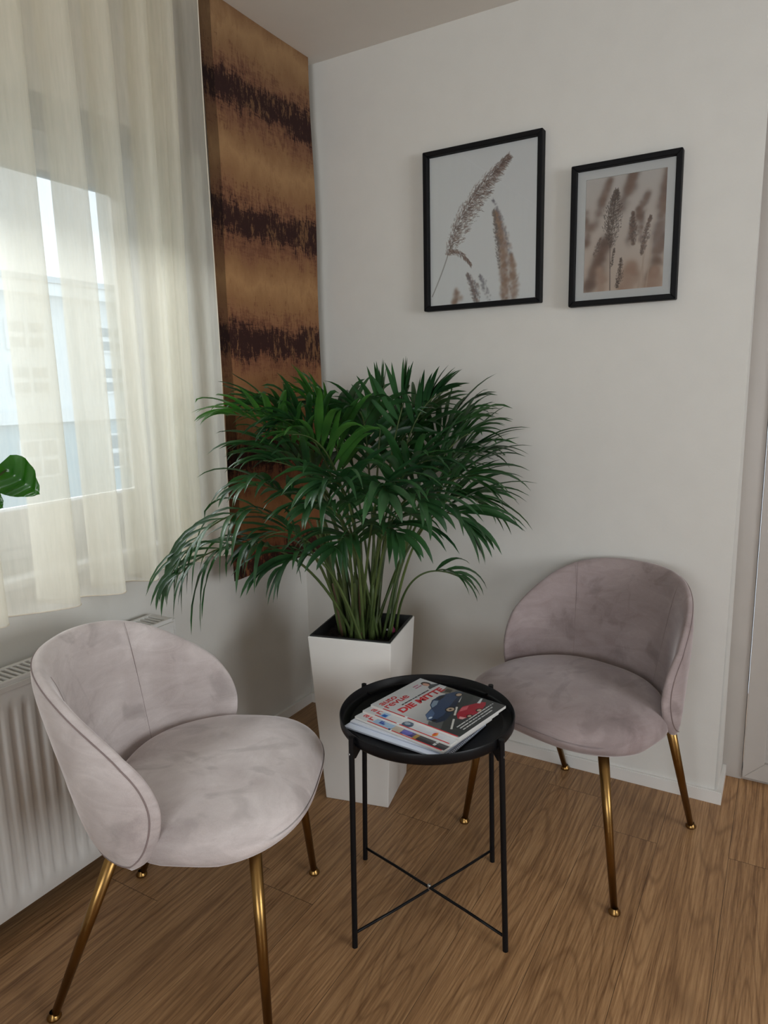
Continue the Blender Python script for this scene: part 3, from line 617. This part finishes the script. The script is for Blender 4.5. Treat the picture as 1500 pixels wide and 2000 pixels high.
def limit(v):  # keep the foliage out of the wall, the panel and the curtain
    w = Vector(v); X, Y = w.x+0.52, w.y-0.41
    lim = 0.145 if Y > -0.53 else 0.19
    if X < lim: w.x += (lim-X)*1.02
    if w.y-0.41 > -0.012: w.y = 0.41-0.012-(0.02*random.random())
    return w
def leaflet(MBl, p, d, upv, L, w, droop):
    side = d.cross(upv).normalized(); nrm = side.cross(d).normalized(); n = 8; vs = []
    pos = Vector(p); dirv = d.copy(); st = L/n
    for k in range(n+1):
        s = k/n; ww = w*(math.sin(PI*min(1, 0.10+0.90*s**0.75))**0.75)*(0.45+0.55*min(1, s*4))
        if k == n: ww = 0.0004
        dirv = (dirv+Vector((0, 0, -droop*(0.35+s*1.3)/n))).normalized()
        sd = dirv.cross(upv).normalized() if abs(dirv.dot(upv)) < 0.98 else side
        nn = sd.cross(dirv).normalized(); f = 0.22*ww
        vs += [limit(pos-sd*ww/2+nn*f), limit(pos), limit(pos+sd*ww/2+nn*f)]
        pos = pos+dirv*st
    fs = []
    for k in range(n): a = k*3; fs += [(a, a+1, a+4, a+3), (a+1, a+2, a+5, a+4)]
    MBl.add(vs, fs)
def frond(i, P, nl=11, L0=0.25, W0=0.023, t0=0.50, bright=False, droop=1.15, roll=None):
    rr_ = random.Random(100+i)
    P = [loc3(p) for p in P]; P[3] = P[3].lerp(P[2], -0.10 if i < 2 else .32 if i in (10, 11, 12, 13, 14, 15, 33, 34, 25) else .12)
    P[0] = Vector((P[0].x+rr_.uniform(-.045, .045), P[0].y+rr_.uniform(-.05, .05), 0.505))
    pts = [bez(P, k/26) for k in range(27)]
    st = MB(); st.tube([limit(q) for q in pts], [0.0042*(1-0.80*(k/26))+0.0006 for k in range(27)], 6)
    lf = MB(); total = sum((pts[k+1]-pts[k]).length for k in range(26))
    hz = Vector((P[3].x-P[0].x, P[3].y-P[0].y, 0)); hz = hz.normalized() if hz.length > .02 else Vector((.5, -.8, 0))
    for k in range(nl):
        t = t0+(1-t0)*(k+0.4)/nl
        p = bez(P, t); tan = (bez(P, min(1, t+.02))-bez(P, t-.02)).normalized()
        sd = tan.cross(Vector((0, 0, 1))); sd = sd.normalized() if sd.length > 0.12 else hz.cross(Vector((0, 0, 1))).normalized()
        un = sd.cross(tan).normalized(); f = (k+0.5)/nl
        prof = (0.66+0.55*math.sin(PI*min(1, f*0.85+0.12)))*(1-0.50*f**1.6); ang = math.radians(52-30*f)
        for s in (-1, 1):
            a2 = ang*rr_.uniform(.8, 1.15); d = (tan*math.cos(a2)+(sd*s*0.88+un*0.42)*math.sin(a2)+Vector([rr_.uniform(-.13, .13) for _ in range(3)])).normalized()
            leaflet(lf, p, d, (un-sd*s*0.3).normalized(), L0*prof*rr_.uniform(.82, 1.1), W0*rr_.uniform(.75, 1.1), droop*rr_.uniform(.6, 1.35))
    b = MB(); b.add(st.v, st.f); ns = len(st.f); b.add(lf.v, lf.f)
    mats = [M['stalk'], M['leaf_bright'] if bright else M['leaf']]
    mesh_obj('frond', b.v, b.f, None, palm, True, mats=mats, mi=[0]*ns+[1]*(len(b.f)-ns))
for i, P in enumerate(FR):
    kw = {}
    if i in (7, 8): kw = dict(nl=7, L0=0.16, t0=0.72, droop=0.15, W0=.022)
    elif i == 9: kw = dict(nl=9, L0=0.15, t0=0.66, droop=0.4)
    elif i in (0, 1): kw = dict(nl=9, L0=0.27, t0=0.45, droop=3.0, W0=.018)
    elif i in (17, 18, 19): kw = dict(nl=7, L0=0.21, t0=0.55, droop=1.6, W0=.022)
    elif i in (25, 26, 28, 29, 34): kw = dict(nl=9, L0=0.24)
    elif i == 16: kw = dict(nl=4, L0=0.17, t0=0.72, droop=1.6, W0=.022)
    elif i in (2, 5, 27): kw = dict(bright=True, L0=0.24, droop=0.9)
    elif i in (20, 21, 22, 23, 31, 32): kw = dict(L0=0.21, droop=1.5, nl=9)
    elif i in (10, 11, 12, 13, 14, 15, 33): kw = dict(L0=0.27, nl=10, droop=1.0)
    frond(i, P, **kw)
# stout green canes at the base
rr_ = random.Random(9)
for k in range(15):
    a = rr_.uniform(-.085, .045); d_ = rr_.uniform(-.06, .06); ln = rr_.uniform(.18, .40); lean = a*1.5+rr_.uniform(-.03, .03)
    p0 = R1*a*0.8+TW*d_; p1 = R1*(a*0.8+lean*ln*1.2)+TW*(d_*1.3)
    b = MB(); r0 = rr_.uniform(.006, .0105)
    pts = [Vector(p0)*(1-s)+Vector(p1)*s+Vector((0, 0, .500+ln*s)) for s in np.linspace(0, 1, 7)]
    b.tube(pts, [r0*(1.2-0.65*s)+(0.0008 if q % 2 else 0) for q, s in enumerate(np.linspace(0, 1, 7))], 10)
    b.build('cane', M['stalk_brown'] if k % 6 == 4 else M['stalk'], palm, True)
# little pink and clear watering indicator
wi = thing('water_indicator', 'small pink and white plastic tag on a clear stem stuck in the planter', 'plant tag', (0.598, -0.366, 0.514))
b = MB(); b.tube([(0, 0, -.004), (0, 0, .055)], .0026, 10); b.build('clear_stem', plain('clear_plastic', (.35, .36, .37), .2), wi, True)
b = MB(); b.lathe([(0.001, .004), (.010, .008), (.012, .013), (.006, .019), (.003, .026)], n=20); b.build('pink_cap', M['pink'], wi, True)
b = MB(); b.box(-.022, -.008, -.006, .004, .010, .0135, .001); b.build('white_tab', M['white_ink'], wi)

# ---------------------------------------------------------------- velvet chairs
def chair(label, loc, ang, dark):
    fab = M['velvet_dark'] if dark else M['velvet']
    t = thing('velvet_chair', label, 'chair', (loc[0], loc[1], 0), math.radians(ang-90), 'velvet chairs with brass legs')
    # --- backrest shell: outline in (u, z), swept round the seat
    top = [(0, .748), (.12, .748), (.25, .744), (.4, .732), (.55, .706), (.70, .666), (.82, .628), (.91, .590), (.97, .550), (1.0, .505), (.992, .458), (.955, .415), (.89, .388), (.79, .378), (.6, .372), (.3, .376), (0, .378)]
    OL = catmull([(q, z, 0) for q, z in top], 8); OL = OL+[Vector((-p.x, p.y, 0)) for p in OL[-2:0:-1]]
    A_, B_, YC, YF = .258, .250, -.012, .050
    arc = [(0, 0)]; ph = np.linspace(0, PI/2, 200); ax = A_*np.sin(ph); ay = YC-B_*np.cos(ph); s_ = np.concatenate([[0], np.cumsum(np.hypot(np.diff(ax), np.diff(ay)))]); U = s_[-1]+(YF-YC)
    def plan(q):
        u = abs(q)*U; sg = 1 if q >= 0 else -1
        if u <= s_[-1]:
            x = np.interp(u, s_, ax); y = np.interp(u, s_, ay); p_ = np.interp(u, s_, ph); nx, ny = math.sin(p_)/A_, -math.cos(p_)/B_
        else: e = u-s_[-1]; x = A_-e*e*1.4; y = YC+e; nx, ny = 1, e*1.5
        l = math.hypot(nx, ny); return sg*x, y, sg*nx/l, ny/l
    TH = 0.027; NR = 16; n = len(OL); cz = .565; vs = []
    def surf(q, z, off):
        x, y, nx, ny = plan(q); h = (z-.37)/.38
        k = 0.985*(1-0.34*(1-h)*max(0, -ny)**.8*(1 if h < 1 else 0)); y2 = y*k-0.018*h*max(0, -ny)
        return Vector((x*k+nx*off, y2+ny*off, z))
    rings = [[], []]
    for side in (0, 1):
        for r in range(NR+1):
            rho = math.sin(r/NR*PI/2); rho = rho if r < NR else 1.0
            th = TH*max(0, 1-rho**5)**0.5
            row = []
            for p in OL:
                q = p.x*rho; z = cz+(p.y-cz)*rho
                row.append(surf(q, z, th*(1.0 if side == 0 else -0.85))+Vector((0, 0, 0)))
            rings[side].append(row)
    for side in (0, 1):
        for row in rings[side]: vs += row
    N = (NR+1)*n; fs = []
    for side in (0, 1):
        for r in range(NR):
            for i in range(n):
                f = (side*N+r*n+i, side*N+r*n+(i+1) % n, side*N+(r+1)*n+(i+1) % n, side*N+(r+1)*n+i); fs.append(f if side else f[::-1])
    o = mesh_obj('backrest', vs, fs, fab, t, True)
    bm = bmesh.new(); bm.from_mesh(o.data); bmesh.ops.remove_doubles(bm, verts=bm.verts, dist=0.0004); bmesh.ops.recalc_face_normals(bm, faces=bm.faces); bm.to_mesh(o.data); bm.free()
    o.data.polygons.foreach_set('use_smooth', [True]*len(o.data.polygons))
    # piping seam on the outer face, just inside the rim; stitched seam down the middle of the inner face
    b = MB(); rho = 0.962; th = TH*(1-rho**5)**0.5
    line = [surf(p.x*rho, cz+(p.y-cz)*rho, th+0.0006) for p in OL]; b.tube(line+[line[0], line[1]], 0.0015, 6, False); b.build('piping', M['seam'], o, True)
    for qs in (-.43, .43):
        b = MB(); b.tube([surf(qs+.10*(z-.6)*np.sign(qs)*-1, z, -TH*.85*(max(0, 1-(abs(z-cz)/.182)**5))**.5-0.0001) for z in np.linspace(.42, .728, 20)], 0.0005, 6); b.build('panel_seam', M['seam'], o, True)
    # --- seat cushion
    NS, NA = 26, 96; vs = []
    for j in range(NS+1):
        v = PI*j/NS; cr = math.sin(v)**0.42 if 0 < v < PI else 0; czz = math.cos(v)
        for i in range(NA):
            a = 2*PI*i/NA; ca, sa = math.cos(a), math.sin(a); ex = 2/3.0
            x = math.copysign(abs(ca)**ex, ca); y = math.copysign(abs(sa)**ex, sa)
            yy = 0.078+0.226*y*cr; taper_ = 0.260-0.085*max(0, -(yy-0.04)/.2)**1.3-0.028*max(0, (yy-.12)/.2)**2
            xx = x*taper_*cr
            z = .413+(.060 if czz > 0 else .044)*math.copysign(abs(czz)**0.75, czz)
            if czz > 0: z += 0.010*(1-(xx/.26)**2)-0.014*max(0, (yy-.16)/.15)**2
            else: z += 0.018*max(0, (yy-.15)/.15)
            vs.append((xx, yy, z))
    fs = [(j*NA+i, (j+1)*NA+i, (j+1)*NA+(i+1) % NA, j*NA+(i+1) % NA) for j in range(NS) for i in range(NA)]
    o = mesh_obj('seat', vs, fs, fab, t, True)
    bm = bmesh.new(); bm.from_mesh(o.data); bmesh.ops.remove_doubles(bm, verts=bm.verts, dist=0.0003); bmesh.ops.recalc_face_normals(bm, faces=bm.faces); bm.to_mesh(o.data); bm.free()
    o.data.polygons.foreach_set('use_smooth', [True]*len(o.data.polygons))
    for sx, tx, ty, fx, fy in ((1, .185, .205, .246, .230), (-1, .185, .205, .246, .230), (1, .212, -.065, .214, -.232), (-1, .212, -.065, .214, -.232)):
        b = MB(); b.tube([(sx*tx, ty, .395), (sx*(fx*.98+tx*.02), fy*.98+ty*.02, .012)], [.0135, .0085], 20); lg = b.build('leg', M['brass'], t, True)
        b = MB(); b.lathe([(.001, .0), (.012, .0), (.0145, .003), (.0145, .007), (.010, .012), (.0085, .016)], (sx*fx, fy, 0), 24); b.build('foot', M['brass'], lg, True)
    return t
chair('light mauve velvet armchair with brass legs standing beside the radiator', (0.511, -1.159), 25.5, False)
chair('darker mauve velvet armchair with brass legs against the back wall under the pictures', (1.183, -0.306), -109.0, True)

# ---------------------------------------------------------------- black tray table
tb = thing('tray_table', 'round black metal tray table on four thin legs with magazines on it', 'side table', (0.925, -0.780, 0))
TR = 0.207
b = MB(); b.lathe([(.0005, .486), (TR-.010, .486), (TR-.003, .488), (TR, .493), (TR+.001, .512), (TR-.0005, .5145), (TR-.0025, .513), (TR-.0035, .496), (TR-.008, .4915), (TR-.022, .4905), (TR-.024, .4918), (TR-.027, .4918), (TR-.029, .4905), (.0005, .4905)], n=96); autosmooth(b.build('tray', M['black_metal'], tb), 50)
legs = []
for tx, ty, fx, fy in ((-.086, -.196, -.084, -.214), (.205, -.053, .224, -.058), (-.203, .052, -.223, .057), (.084, .196, .086, .213)):
    l = math.hypot(tx, ty); s = (TR+.0085)/l; a = Vector((tx*s, ty*s, .515)); c = Vector((fx, fy, 0.0)); legs.append((a, c))
    b = MB(); b.tube([c, a], .0066, 16); lo = b.build('leg', M['black_metal'], tb, True); autosmooth(lo, 50)
    u = Vector((tx, ty, 0)).normalized(); w = Vector((-u.y, u.x, 0))
    pts = []; 
    b = MB(); P = [(-.022, .495), (.006, .497), (.006, .462), (-.004, .462), (-.022, .485)]
    base_ = u*(TR+.003)
    vs = [base_+w*sg*.0018+u*0+w*0+Vector((0, 0, z))+u*x for sg in (-1, 1) for x, z in P]; n = len(P)
    b.add(vs, [tuple(range(n-1, -1, -1)), tuple(range(n, 2*n))]+[(k, (k+1) % n, n+(k+1) % n, n+k) for k in range(n)]); b.build('bracket', M['black_metal'], tb)
    q = MB(); cpt = a+(c-a)*0.075; q.tube([cpt+u*.0062, cpt+u*.0078], .0028, 12); q.build('screw', M['screw'], lo)
for i, j in ((0, 3), (1, 2)):
    A0 = legs[i][1]*(1-.035/.515)+legs[i][0]*(.035/.515); A1 = legs[j][1]*(1-.035/.515)+legs[j][0]*(.035/.515)
    dz = 0.0035 if i else -0.0035; mid = (A0+A1)/2+Vector((0, 0, dz*0.9))
    b = MB(); b.tube([A0, A0.lerp(mid, .5)+Vector((0, 0, dz*.4)), mid, A1.lerp(mid, .5)+Vector((0, 0, dz*.4)), A1], .0034, 12); b.build('cross_brace', M['black_metal'], tb, True)
b = MB(); b.lathe([(.0005, .0455), (.004, .045), (.0045, .043), (.0045, .032)], (0.0015, 0.0, 0), 16); b.build('centre_rivet', M['screw'], tb, True)

# ---------------------------------------------------------------- magazines
dg = None
def text(body, w, col, parent, x, y, z, shear=0.0, off=0.0, rot=0.0, spacing=1.0, lines=1.0, hscale=None):
    c = bpy.data.curves.new('tx', 'FONT'); c.body = body; c.size = 1; c.offset = off; c.shear = shear; c.space_character = spacing; c.space_line = lines; c.extrude = 0.0
    o = bpy.data.objects.new('tx', c); link(o); bpy.context.view_layer.update()
    me = bpy.data.meshes.new_from_object(o.evaluated_get(bpy.context.evaluated_depsgraph_get())); bpy.data.objects.remove(o)
    xs = [v.co.x for v in me.vertices]; ys = [v.co.y for v in me.vertices]; s = w/(max(xs)-min(xs)); hs_ = s if hscale is None else hscale/(max(ys)-min(ys))
    cr, sr = math.cos(rot), math.sin(rot)
    for v in me.vertices:
        a, b_ = (v.co.x-min(xs))*s, (v.co.y-max(ys))*hs_
        v.co = (x+a*cr-b_*sr, y+a*sr+b_*cr, z)
    me.materials.clear(); me.materials.append(col); t = bpy.data.objects.new('lettering', me); link(t); t.parent = parent; return t
def poly(img, P, col, a=1.0, soft=0.0):
    H_, W_ = img.shape[:2]; Y, X = np.mgrid[0:H_, 0:W_]; X = (X+.5)/W_; Y = (Y+.5)/H_; ins = np.zeros((H_, W_), bool); n = len(P); j = n-1
    for i in range(n):
        xi, yi = P[i]; xj, yj = P[j]
        with np.errstate(divide='ignore', invalid='ignore'): ins ^= ((yi > Y) != (yj > Y)) & (X < (xj-xi)*(Y-yi)/(yj-yi+1e-12)+xi)
        j = i
    img[ins] = img[ins]*(1-a)+np.array(col)*a
def ell(img, cx, cy, rx, ry, col, a=1.0):
    H_, W_ = img.shape[:2]; Y, X = np.mgrid[0:H_, 0:W_]; m = (((X+.5)/W_-cx)/rx)**2+(((Y+.5)/H_-cy)/ry)**2 < 1; img[m] = img[m]*(1-a)+np.array(col)*a
PW, PH = 0.195, 0.257
def blank(W=150, H_=198, c=(200, 203, 206)): im = np.zeros((H_, W, 3)); im[:] = srgb(*c); return im
def border(im): poly(im, [(0, .15), (.022, .15), (.022, .985), (0, .985)], srgb(196, 52, 62)); poly(im, [(-.01, .408), (.03, .408), (.03, .438), (-.01, .438)], srgb(225, 232, 240))
def cover_one():
    im = blank(240, 316); rng = np.random.default_rng(2)
    for k in range(im.shape[0]):
        v = k/im.shape[0]
        if .33 < v: im[k] = srgb(*(200-60*min(1, (v-.33)/.35)*np.array([1, .98, .95])))
    poly(im, [(.02, .66), (.40, .50), (1.0, .38), (1.0, 1.0), (.02, 1.0)], srgb(78, 80, 80)); poly(im, [(.02, .80), (.5, .62), (1.0, .52), (1, 1), (.02, 1)], srgb(50, 53, 54))
    poly(im, [(.10, .60), (.36, .50), (.36, .53), (.10, .66)], srgb(120, 120, 118)); poly(im, [(.80, .36), (1, .33), (1, .45), (.84, .47)], srgb(110, 106, 98)); poly(im, [(.86, .38), (.95, .36), (.97, .42), (.88, .44)], srgb(60, 56, 50))
    for a_, b_ in (((.10, .86), (.32, .77)), ((.40, .735), (.60, .655)), ((.72, .61), (.95, .53))): poly(im, [a_, b_, (b_[0]+.01, b_[1]+.016), (a_[0]+.01, a_[1]+.016)], srgb(190, 190, 185))
    bl, bd, bk, sk = srgb(44, 62, 92), srgb(28, 40, 62), srgb(14, 18, 24), srgb(120, 140, 160)
    poly(im, [(.12, .60), (.20, .53), (.38, .495), (.44, .445), (.56, .40), (.72, .395), (.82, .425), (.93, .46), (.98, .50), (.97, .545), (.80, .585), (.62, .64), (.40, .705), (.22, .735), (.12, .70)], bl)
    poly(im, [(.12, .66), (.34, .66), (.62, .59), (.95, .52), (.96, .55), (.62, .645), (.40, .71), (.22, .735), (.12, .70)], bd)
    poly(im, [(.40, .495), (.455, .45), (.57, .415), (.60, .455), (.50, .49)], sk); poly(im, [(.62, .415), (.73, .41), (.78, .44), (.63, .455)], bk); poly(im, [(.12, .60), (.20, .535), (.37, .505), (.30, .58), (.16, .62)], srgb(72, 94, 128))
    ell(im, .50, .645, .075, .045, bk); ell(im, .50, .645, .055, .032, srgb(170, 150, 130)); ell(im, .50, .645, .02, .012, bk); ell(im, .90, .53, .06, .035, bk); ell(im, .90, .53, .042, .024, srgb(170, 150, 130)); ell(im, .18, .60, .03, .013, srgb(190, 205, 220)); ell(im, .155, .655, .035, .02, bk)
    rd = srgb(150, 26, 46)
    poly(im, [(.36, .80), (.44, .745), (.56, .715), (.66, .70), (.76, .735), (.90, .785), (.93, .82), (.86, .85), (.66, .885), (.46, .86), (.37, .83)], rd); poly(im, [(.52, .735), (.62, .705), (.72, .735), (.62, .765)], srgb(190, 90, 100)); poly(im, [(.37, .81), (.42, .79), (.44, .85), (.38, .84)], srgb(205, 150, 150))
    ell(im, .50, .855, .045, .026, bk); ell(im, .70, .86, .05, .03, bk); ell(im, .70, .86, .033, .019, srgb(175, 150, 130)); ell(im, .50, .855, .028, .016, srgb(175, 150, 130)); poly(im, [(.84, .765), (.98, .74), (.99, .755), (.86, .79)], srgb(190, 196, 200))
    ell(im, .90, .13, .055, .055, srgb(60, 44, 40)); ell(im, .885, .14, .035, .04, srgb(196, 150, 130)); poly(im, [(.84, .19), (.93, .17), (1.0, .22), (1.0, .245), (.80, .235)], srgb(70, 74, 80))
    border(im); im += rng.normal(0, .004, im.shape); return np.clip(im, 0, 1)
def cover_two():
    im = blank(); poly(im, [(.025, .19), (.5, .19), (.5, .27), (.025, .27)], srgb(150, 185, 215)); poly(im, [(.04, .205), (.10, .205), (.10, .26), (.04, .26)], srgb(30, 90, 170)); ell(im, .07, .50, .07, .055, srgb(70, 88, 108)); ell(im, .085, .49, .03, .03, srgb(140, 155, 170))
    poly(im, [(.03, .60), (.6, .60), (.6, .9), (.03, .9)], srgb(196, 198, 204)); ell(im, .075, .80, .05, .022, srgb(206, 120, 30)); ell(im, .09, .79, .025, .012, srgb(190, 50, 40)); border(im); return im
def cover_three():
    im = blank(); poly(im, [(.025, .20), (.5, .20), (.5, .42), (.025, .42)], srgb(150, 178, 206)); poly(im, [(.02, .42), (.5, .42), (.5, .56), (.02, .56)], srgb(175, 165, 150)); poly(im, [(.03, .52), (.5, .5), (.5, .72), (.03, .70)], srgb(70, 60, 110)); ell(im, .09, .57, .06, .05, srgb(92, 92, 170)); poly(im, [(.02, .68), (.6, .66), (.6, 1), (.02, 1)], srgb(48, 46, 50)); poly(im, [(.02, .66), (.5, .64), (.5, .68), (.02, .70)], srgb(150, 120, 60)); border(im); poly(im, [(-.01, .40), (.035, .40), (.035, .425), (-.01, .425)], srgb(30, 40, 90)); return im
def magazine(label, cat, L, z0, th, ang, img, name='magazine', w=PW, h=PH, base=None):
    t = thing(name, label, cat, (L[0], L[1], z0), math.radians(ang), 'stack of magazines on the tray')
    b = MB(); b.box(0, w, -h, 0, 0, th-.0006, .0006); b.build('pages', M['paper'] if base is None else base, t)
    if img is not None:
        c = raster_obj('cover', img, w, h, M['cover'], t, (0, 0, th), (1, 0, 0), (0, -1, 0))
    return t
nb = magazine('white spiral bound notebook at the bottom of the magazine stack', 'notebook', (.7748, -.9120), .4918, .0050, 84.5, None, 'notebook', .190, .272, M['white_paper'])
b = MB(); b.box(-.001, .191, -.273, -.262, -.0004, .0004); b.build('back_cover', M['black_metal'], nb)
b = MB()
for k in range(30):
    xx = .008+k*.006; b.tube([(xx, -.268+.0045*math.cos(w), .0028+.0034*math.sin(w)) for w in np.linspace(-2.2, 2.2+PI/1.2, 12)], .0006, 5)
b.build('wire_binding', M['black_ink'], nb)
magazine('plain white brochure lying second from the bottom of the magazine stack', 'brochure', (.7801, -.8923), .4970, .0050, 83.2, None, 'brochure', .192, .257, plain('cool_white_paper', (.60, .63, .70), .6))
m3 = magazine('car magazine with a dark cover strip, third from top in the stack', 'magazine', (.785, -.880), .5022, .0064, 79.3, cover_three())
m2 = magazine('car magazine with a pale cover strip, lying just beneath the topmost one', 'magazine', (.793, -.8576), .5088, .0064, 79.3, cover_two())
m1 = magazine('topmost car magazine showing a blue and a red car under red headline', 'magazine', (.8015, -.8336), .5154, .0070, 79.3, cover_one())
def titles(m, z):
    c = [x for x in bpy.data.objects if x.parent == m and x.name.startswith('cover')][0]
    text('auto', .058, M['red_ink'], c, .012, -.0115, z, off=.014, spacing=.97, hscale=.0165)
    text('revue', .082, M['red_ink'], c, .010, -.0330, z, off=.014, spacing=.97, hscale=.0150); return c
c = titles(m1, .0073)
text('DIE MITTE', .166, M['red_ink'], c, .014, -.068, .0073, shear=.12, off=.045, hscale=.0215, rot=-.02)
def tiny(col, parent, x, y, w, h, z, seed):   # print too small to read in the photo: rows of tiny dashes
    r = random.Random(seed); m = MB(); xx = x
    while xx < x+w:
        l = min(r.uniform(.006, .017), x+w-xx)
        k = xx
        while k < xx+l: m.add([(k, y-h, z), (k+.0014, y-h, z), (k+.0014, y-h*r.uniform(0, .3), z), (k, y-h*.1, z)], [(0, 1, 2, 3)]); k += .0021
        xx += l+.003
    m.build('lettering', col, parent)
tiny(M['black_ink'], c, .044, -.058, .105, .0055, .0073, 1)
for k, w in enumerate((.150, .132, .118)): tiny(M['white_ink'], c, .035, -.2255-k*.0085, w, .0038, .0073, 5+k)
tiny(M['pink'], c, .138, -.018, .020, .005, .0073, 11); tiny(M['pink'], c, .136, -.028, .024, .004, .0073, 12)
c = titles(m2, .0067); tiny(M['white_ink'], c, .03, -.056, .05, .006, .0067, 20)
c = titles(m3, .0067); text('FL', .030, M['blue_ink'], c, .010, -.066, .0067, off=.05, hscale=.016)
tiny(M['white_ink'], c, .008, -.222, .03, .008, .0067, 21)

# ---------------------------------------------------------------- heart-leaved plant reaching in from the left
hp = thing('heart_leaf_plant', 'glossy green heart-shaped leaf plant reaching in at the left edge before the curtain', 'plant', (0.46, -1.98, 0))
b = MB(); b.lathe([(.001, 0), (.085, 0), (.10, .01), (.125, .50), (.128, .52), (.120, .52), (.115, .47), (.001, .47)], n=48); autosmooth(b.build('floor_pot', M['pot'], hp))
def heart(tip, stem, w, bend, side):
    tip = Vector(tip); st = Vector(stem); ax = tip-st; L = ax.length; ax.normalize(); sd = side-ax*side.dot(ax); sd.normalize(); nn = ax.cross(sd); vs = []; NU, NV = 14, 10
    for j in range(NU+1):
        t = j/NU
        prof = (math.sin(PI*min(1, t**0.62))**0.72)*(1-0.25*t)
        for i in range(-NV, NV+1):
            s = i/NV; back = -0.20*L*abs(s)**1.3*(1-t)**3*(1 if t < .6 else 0)
            c = w/2*prof*s
            vs.append(st+ax*(L*t+back-0.02*L*math.sin(abs(s)*PI)*0)+sd*c+nn*(bend*math.sin(PI*t)*.5-0.28*abs(c)+0.004*math.sin(t*20+abs(s)*3)))
    n = 2*NV+1; return vs, [(j*n+i, j*n+i+1, (j+1)*n+i+1, (j+1)*n+i) for j in range(NU) for i in range(n-1)]
def hleaf(tip, stem, w, bend, side, base_=(0, 0, .47)):
    tip, stem, side = Vector(tip), Vector(stem), Vector(side)
    vs, fs = heart(tip, stem, w, bend, side); p0 = Vector(base_); mid = (p0+stem)/2+Vector((0, -.02, .16))
    s = MB(); s.tube([p0*(1-t)**2+mid*2*t*(1-t)+stem*t*t for t in np.linspace(0, 1, 14)], .0022, 8); ns = len(s.f); s.add(vs, fs)
    mesh_obj('leaf', s.v, s.f, None, hp, True, mats=[M['stalk'], M['leaf_big']], mi=[0]*ns+[1]*len(fs))
O = Vector((0.46, -1.98, 0))
hleaf(Vector((.29, -1.291, 1.070))-O, Vector((.285, -1.352, 1.128))-O, .092, .012, (0.1, .55, .75))
hleaf(Vector((.29, -1.372, 1.055))-O, Vector((.30, -1.42, 1.095))-O, .075, .01, (0.2, .4, .8))
for k in range(11):
    a = k*2.4+.5; r = .08+.06*((k*7) % 5)/5; z = .72+.045*k
    hleaf((math.cos(a)*(r+.12), math.sin(a)*(r+.09)-.06, z-.07), (math.cos(a)*r, math.sin(a)*r-.06, z), .085, .012, (-math.sin(a), math.cos(a), .2))
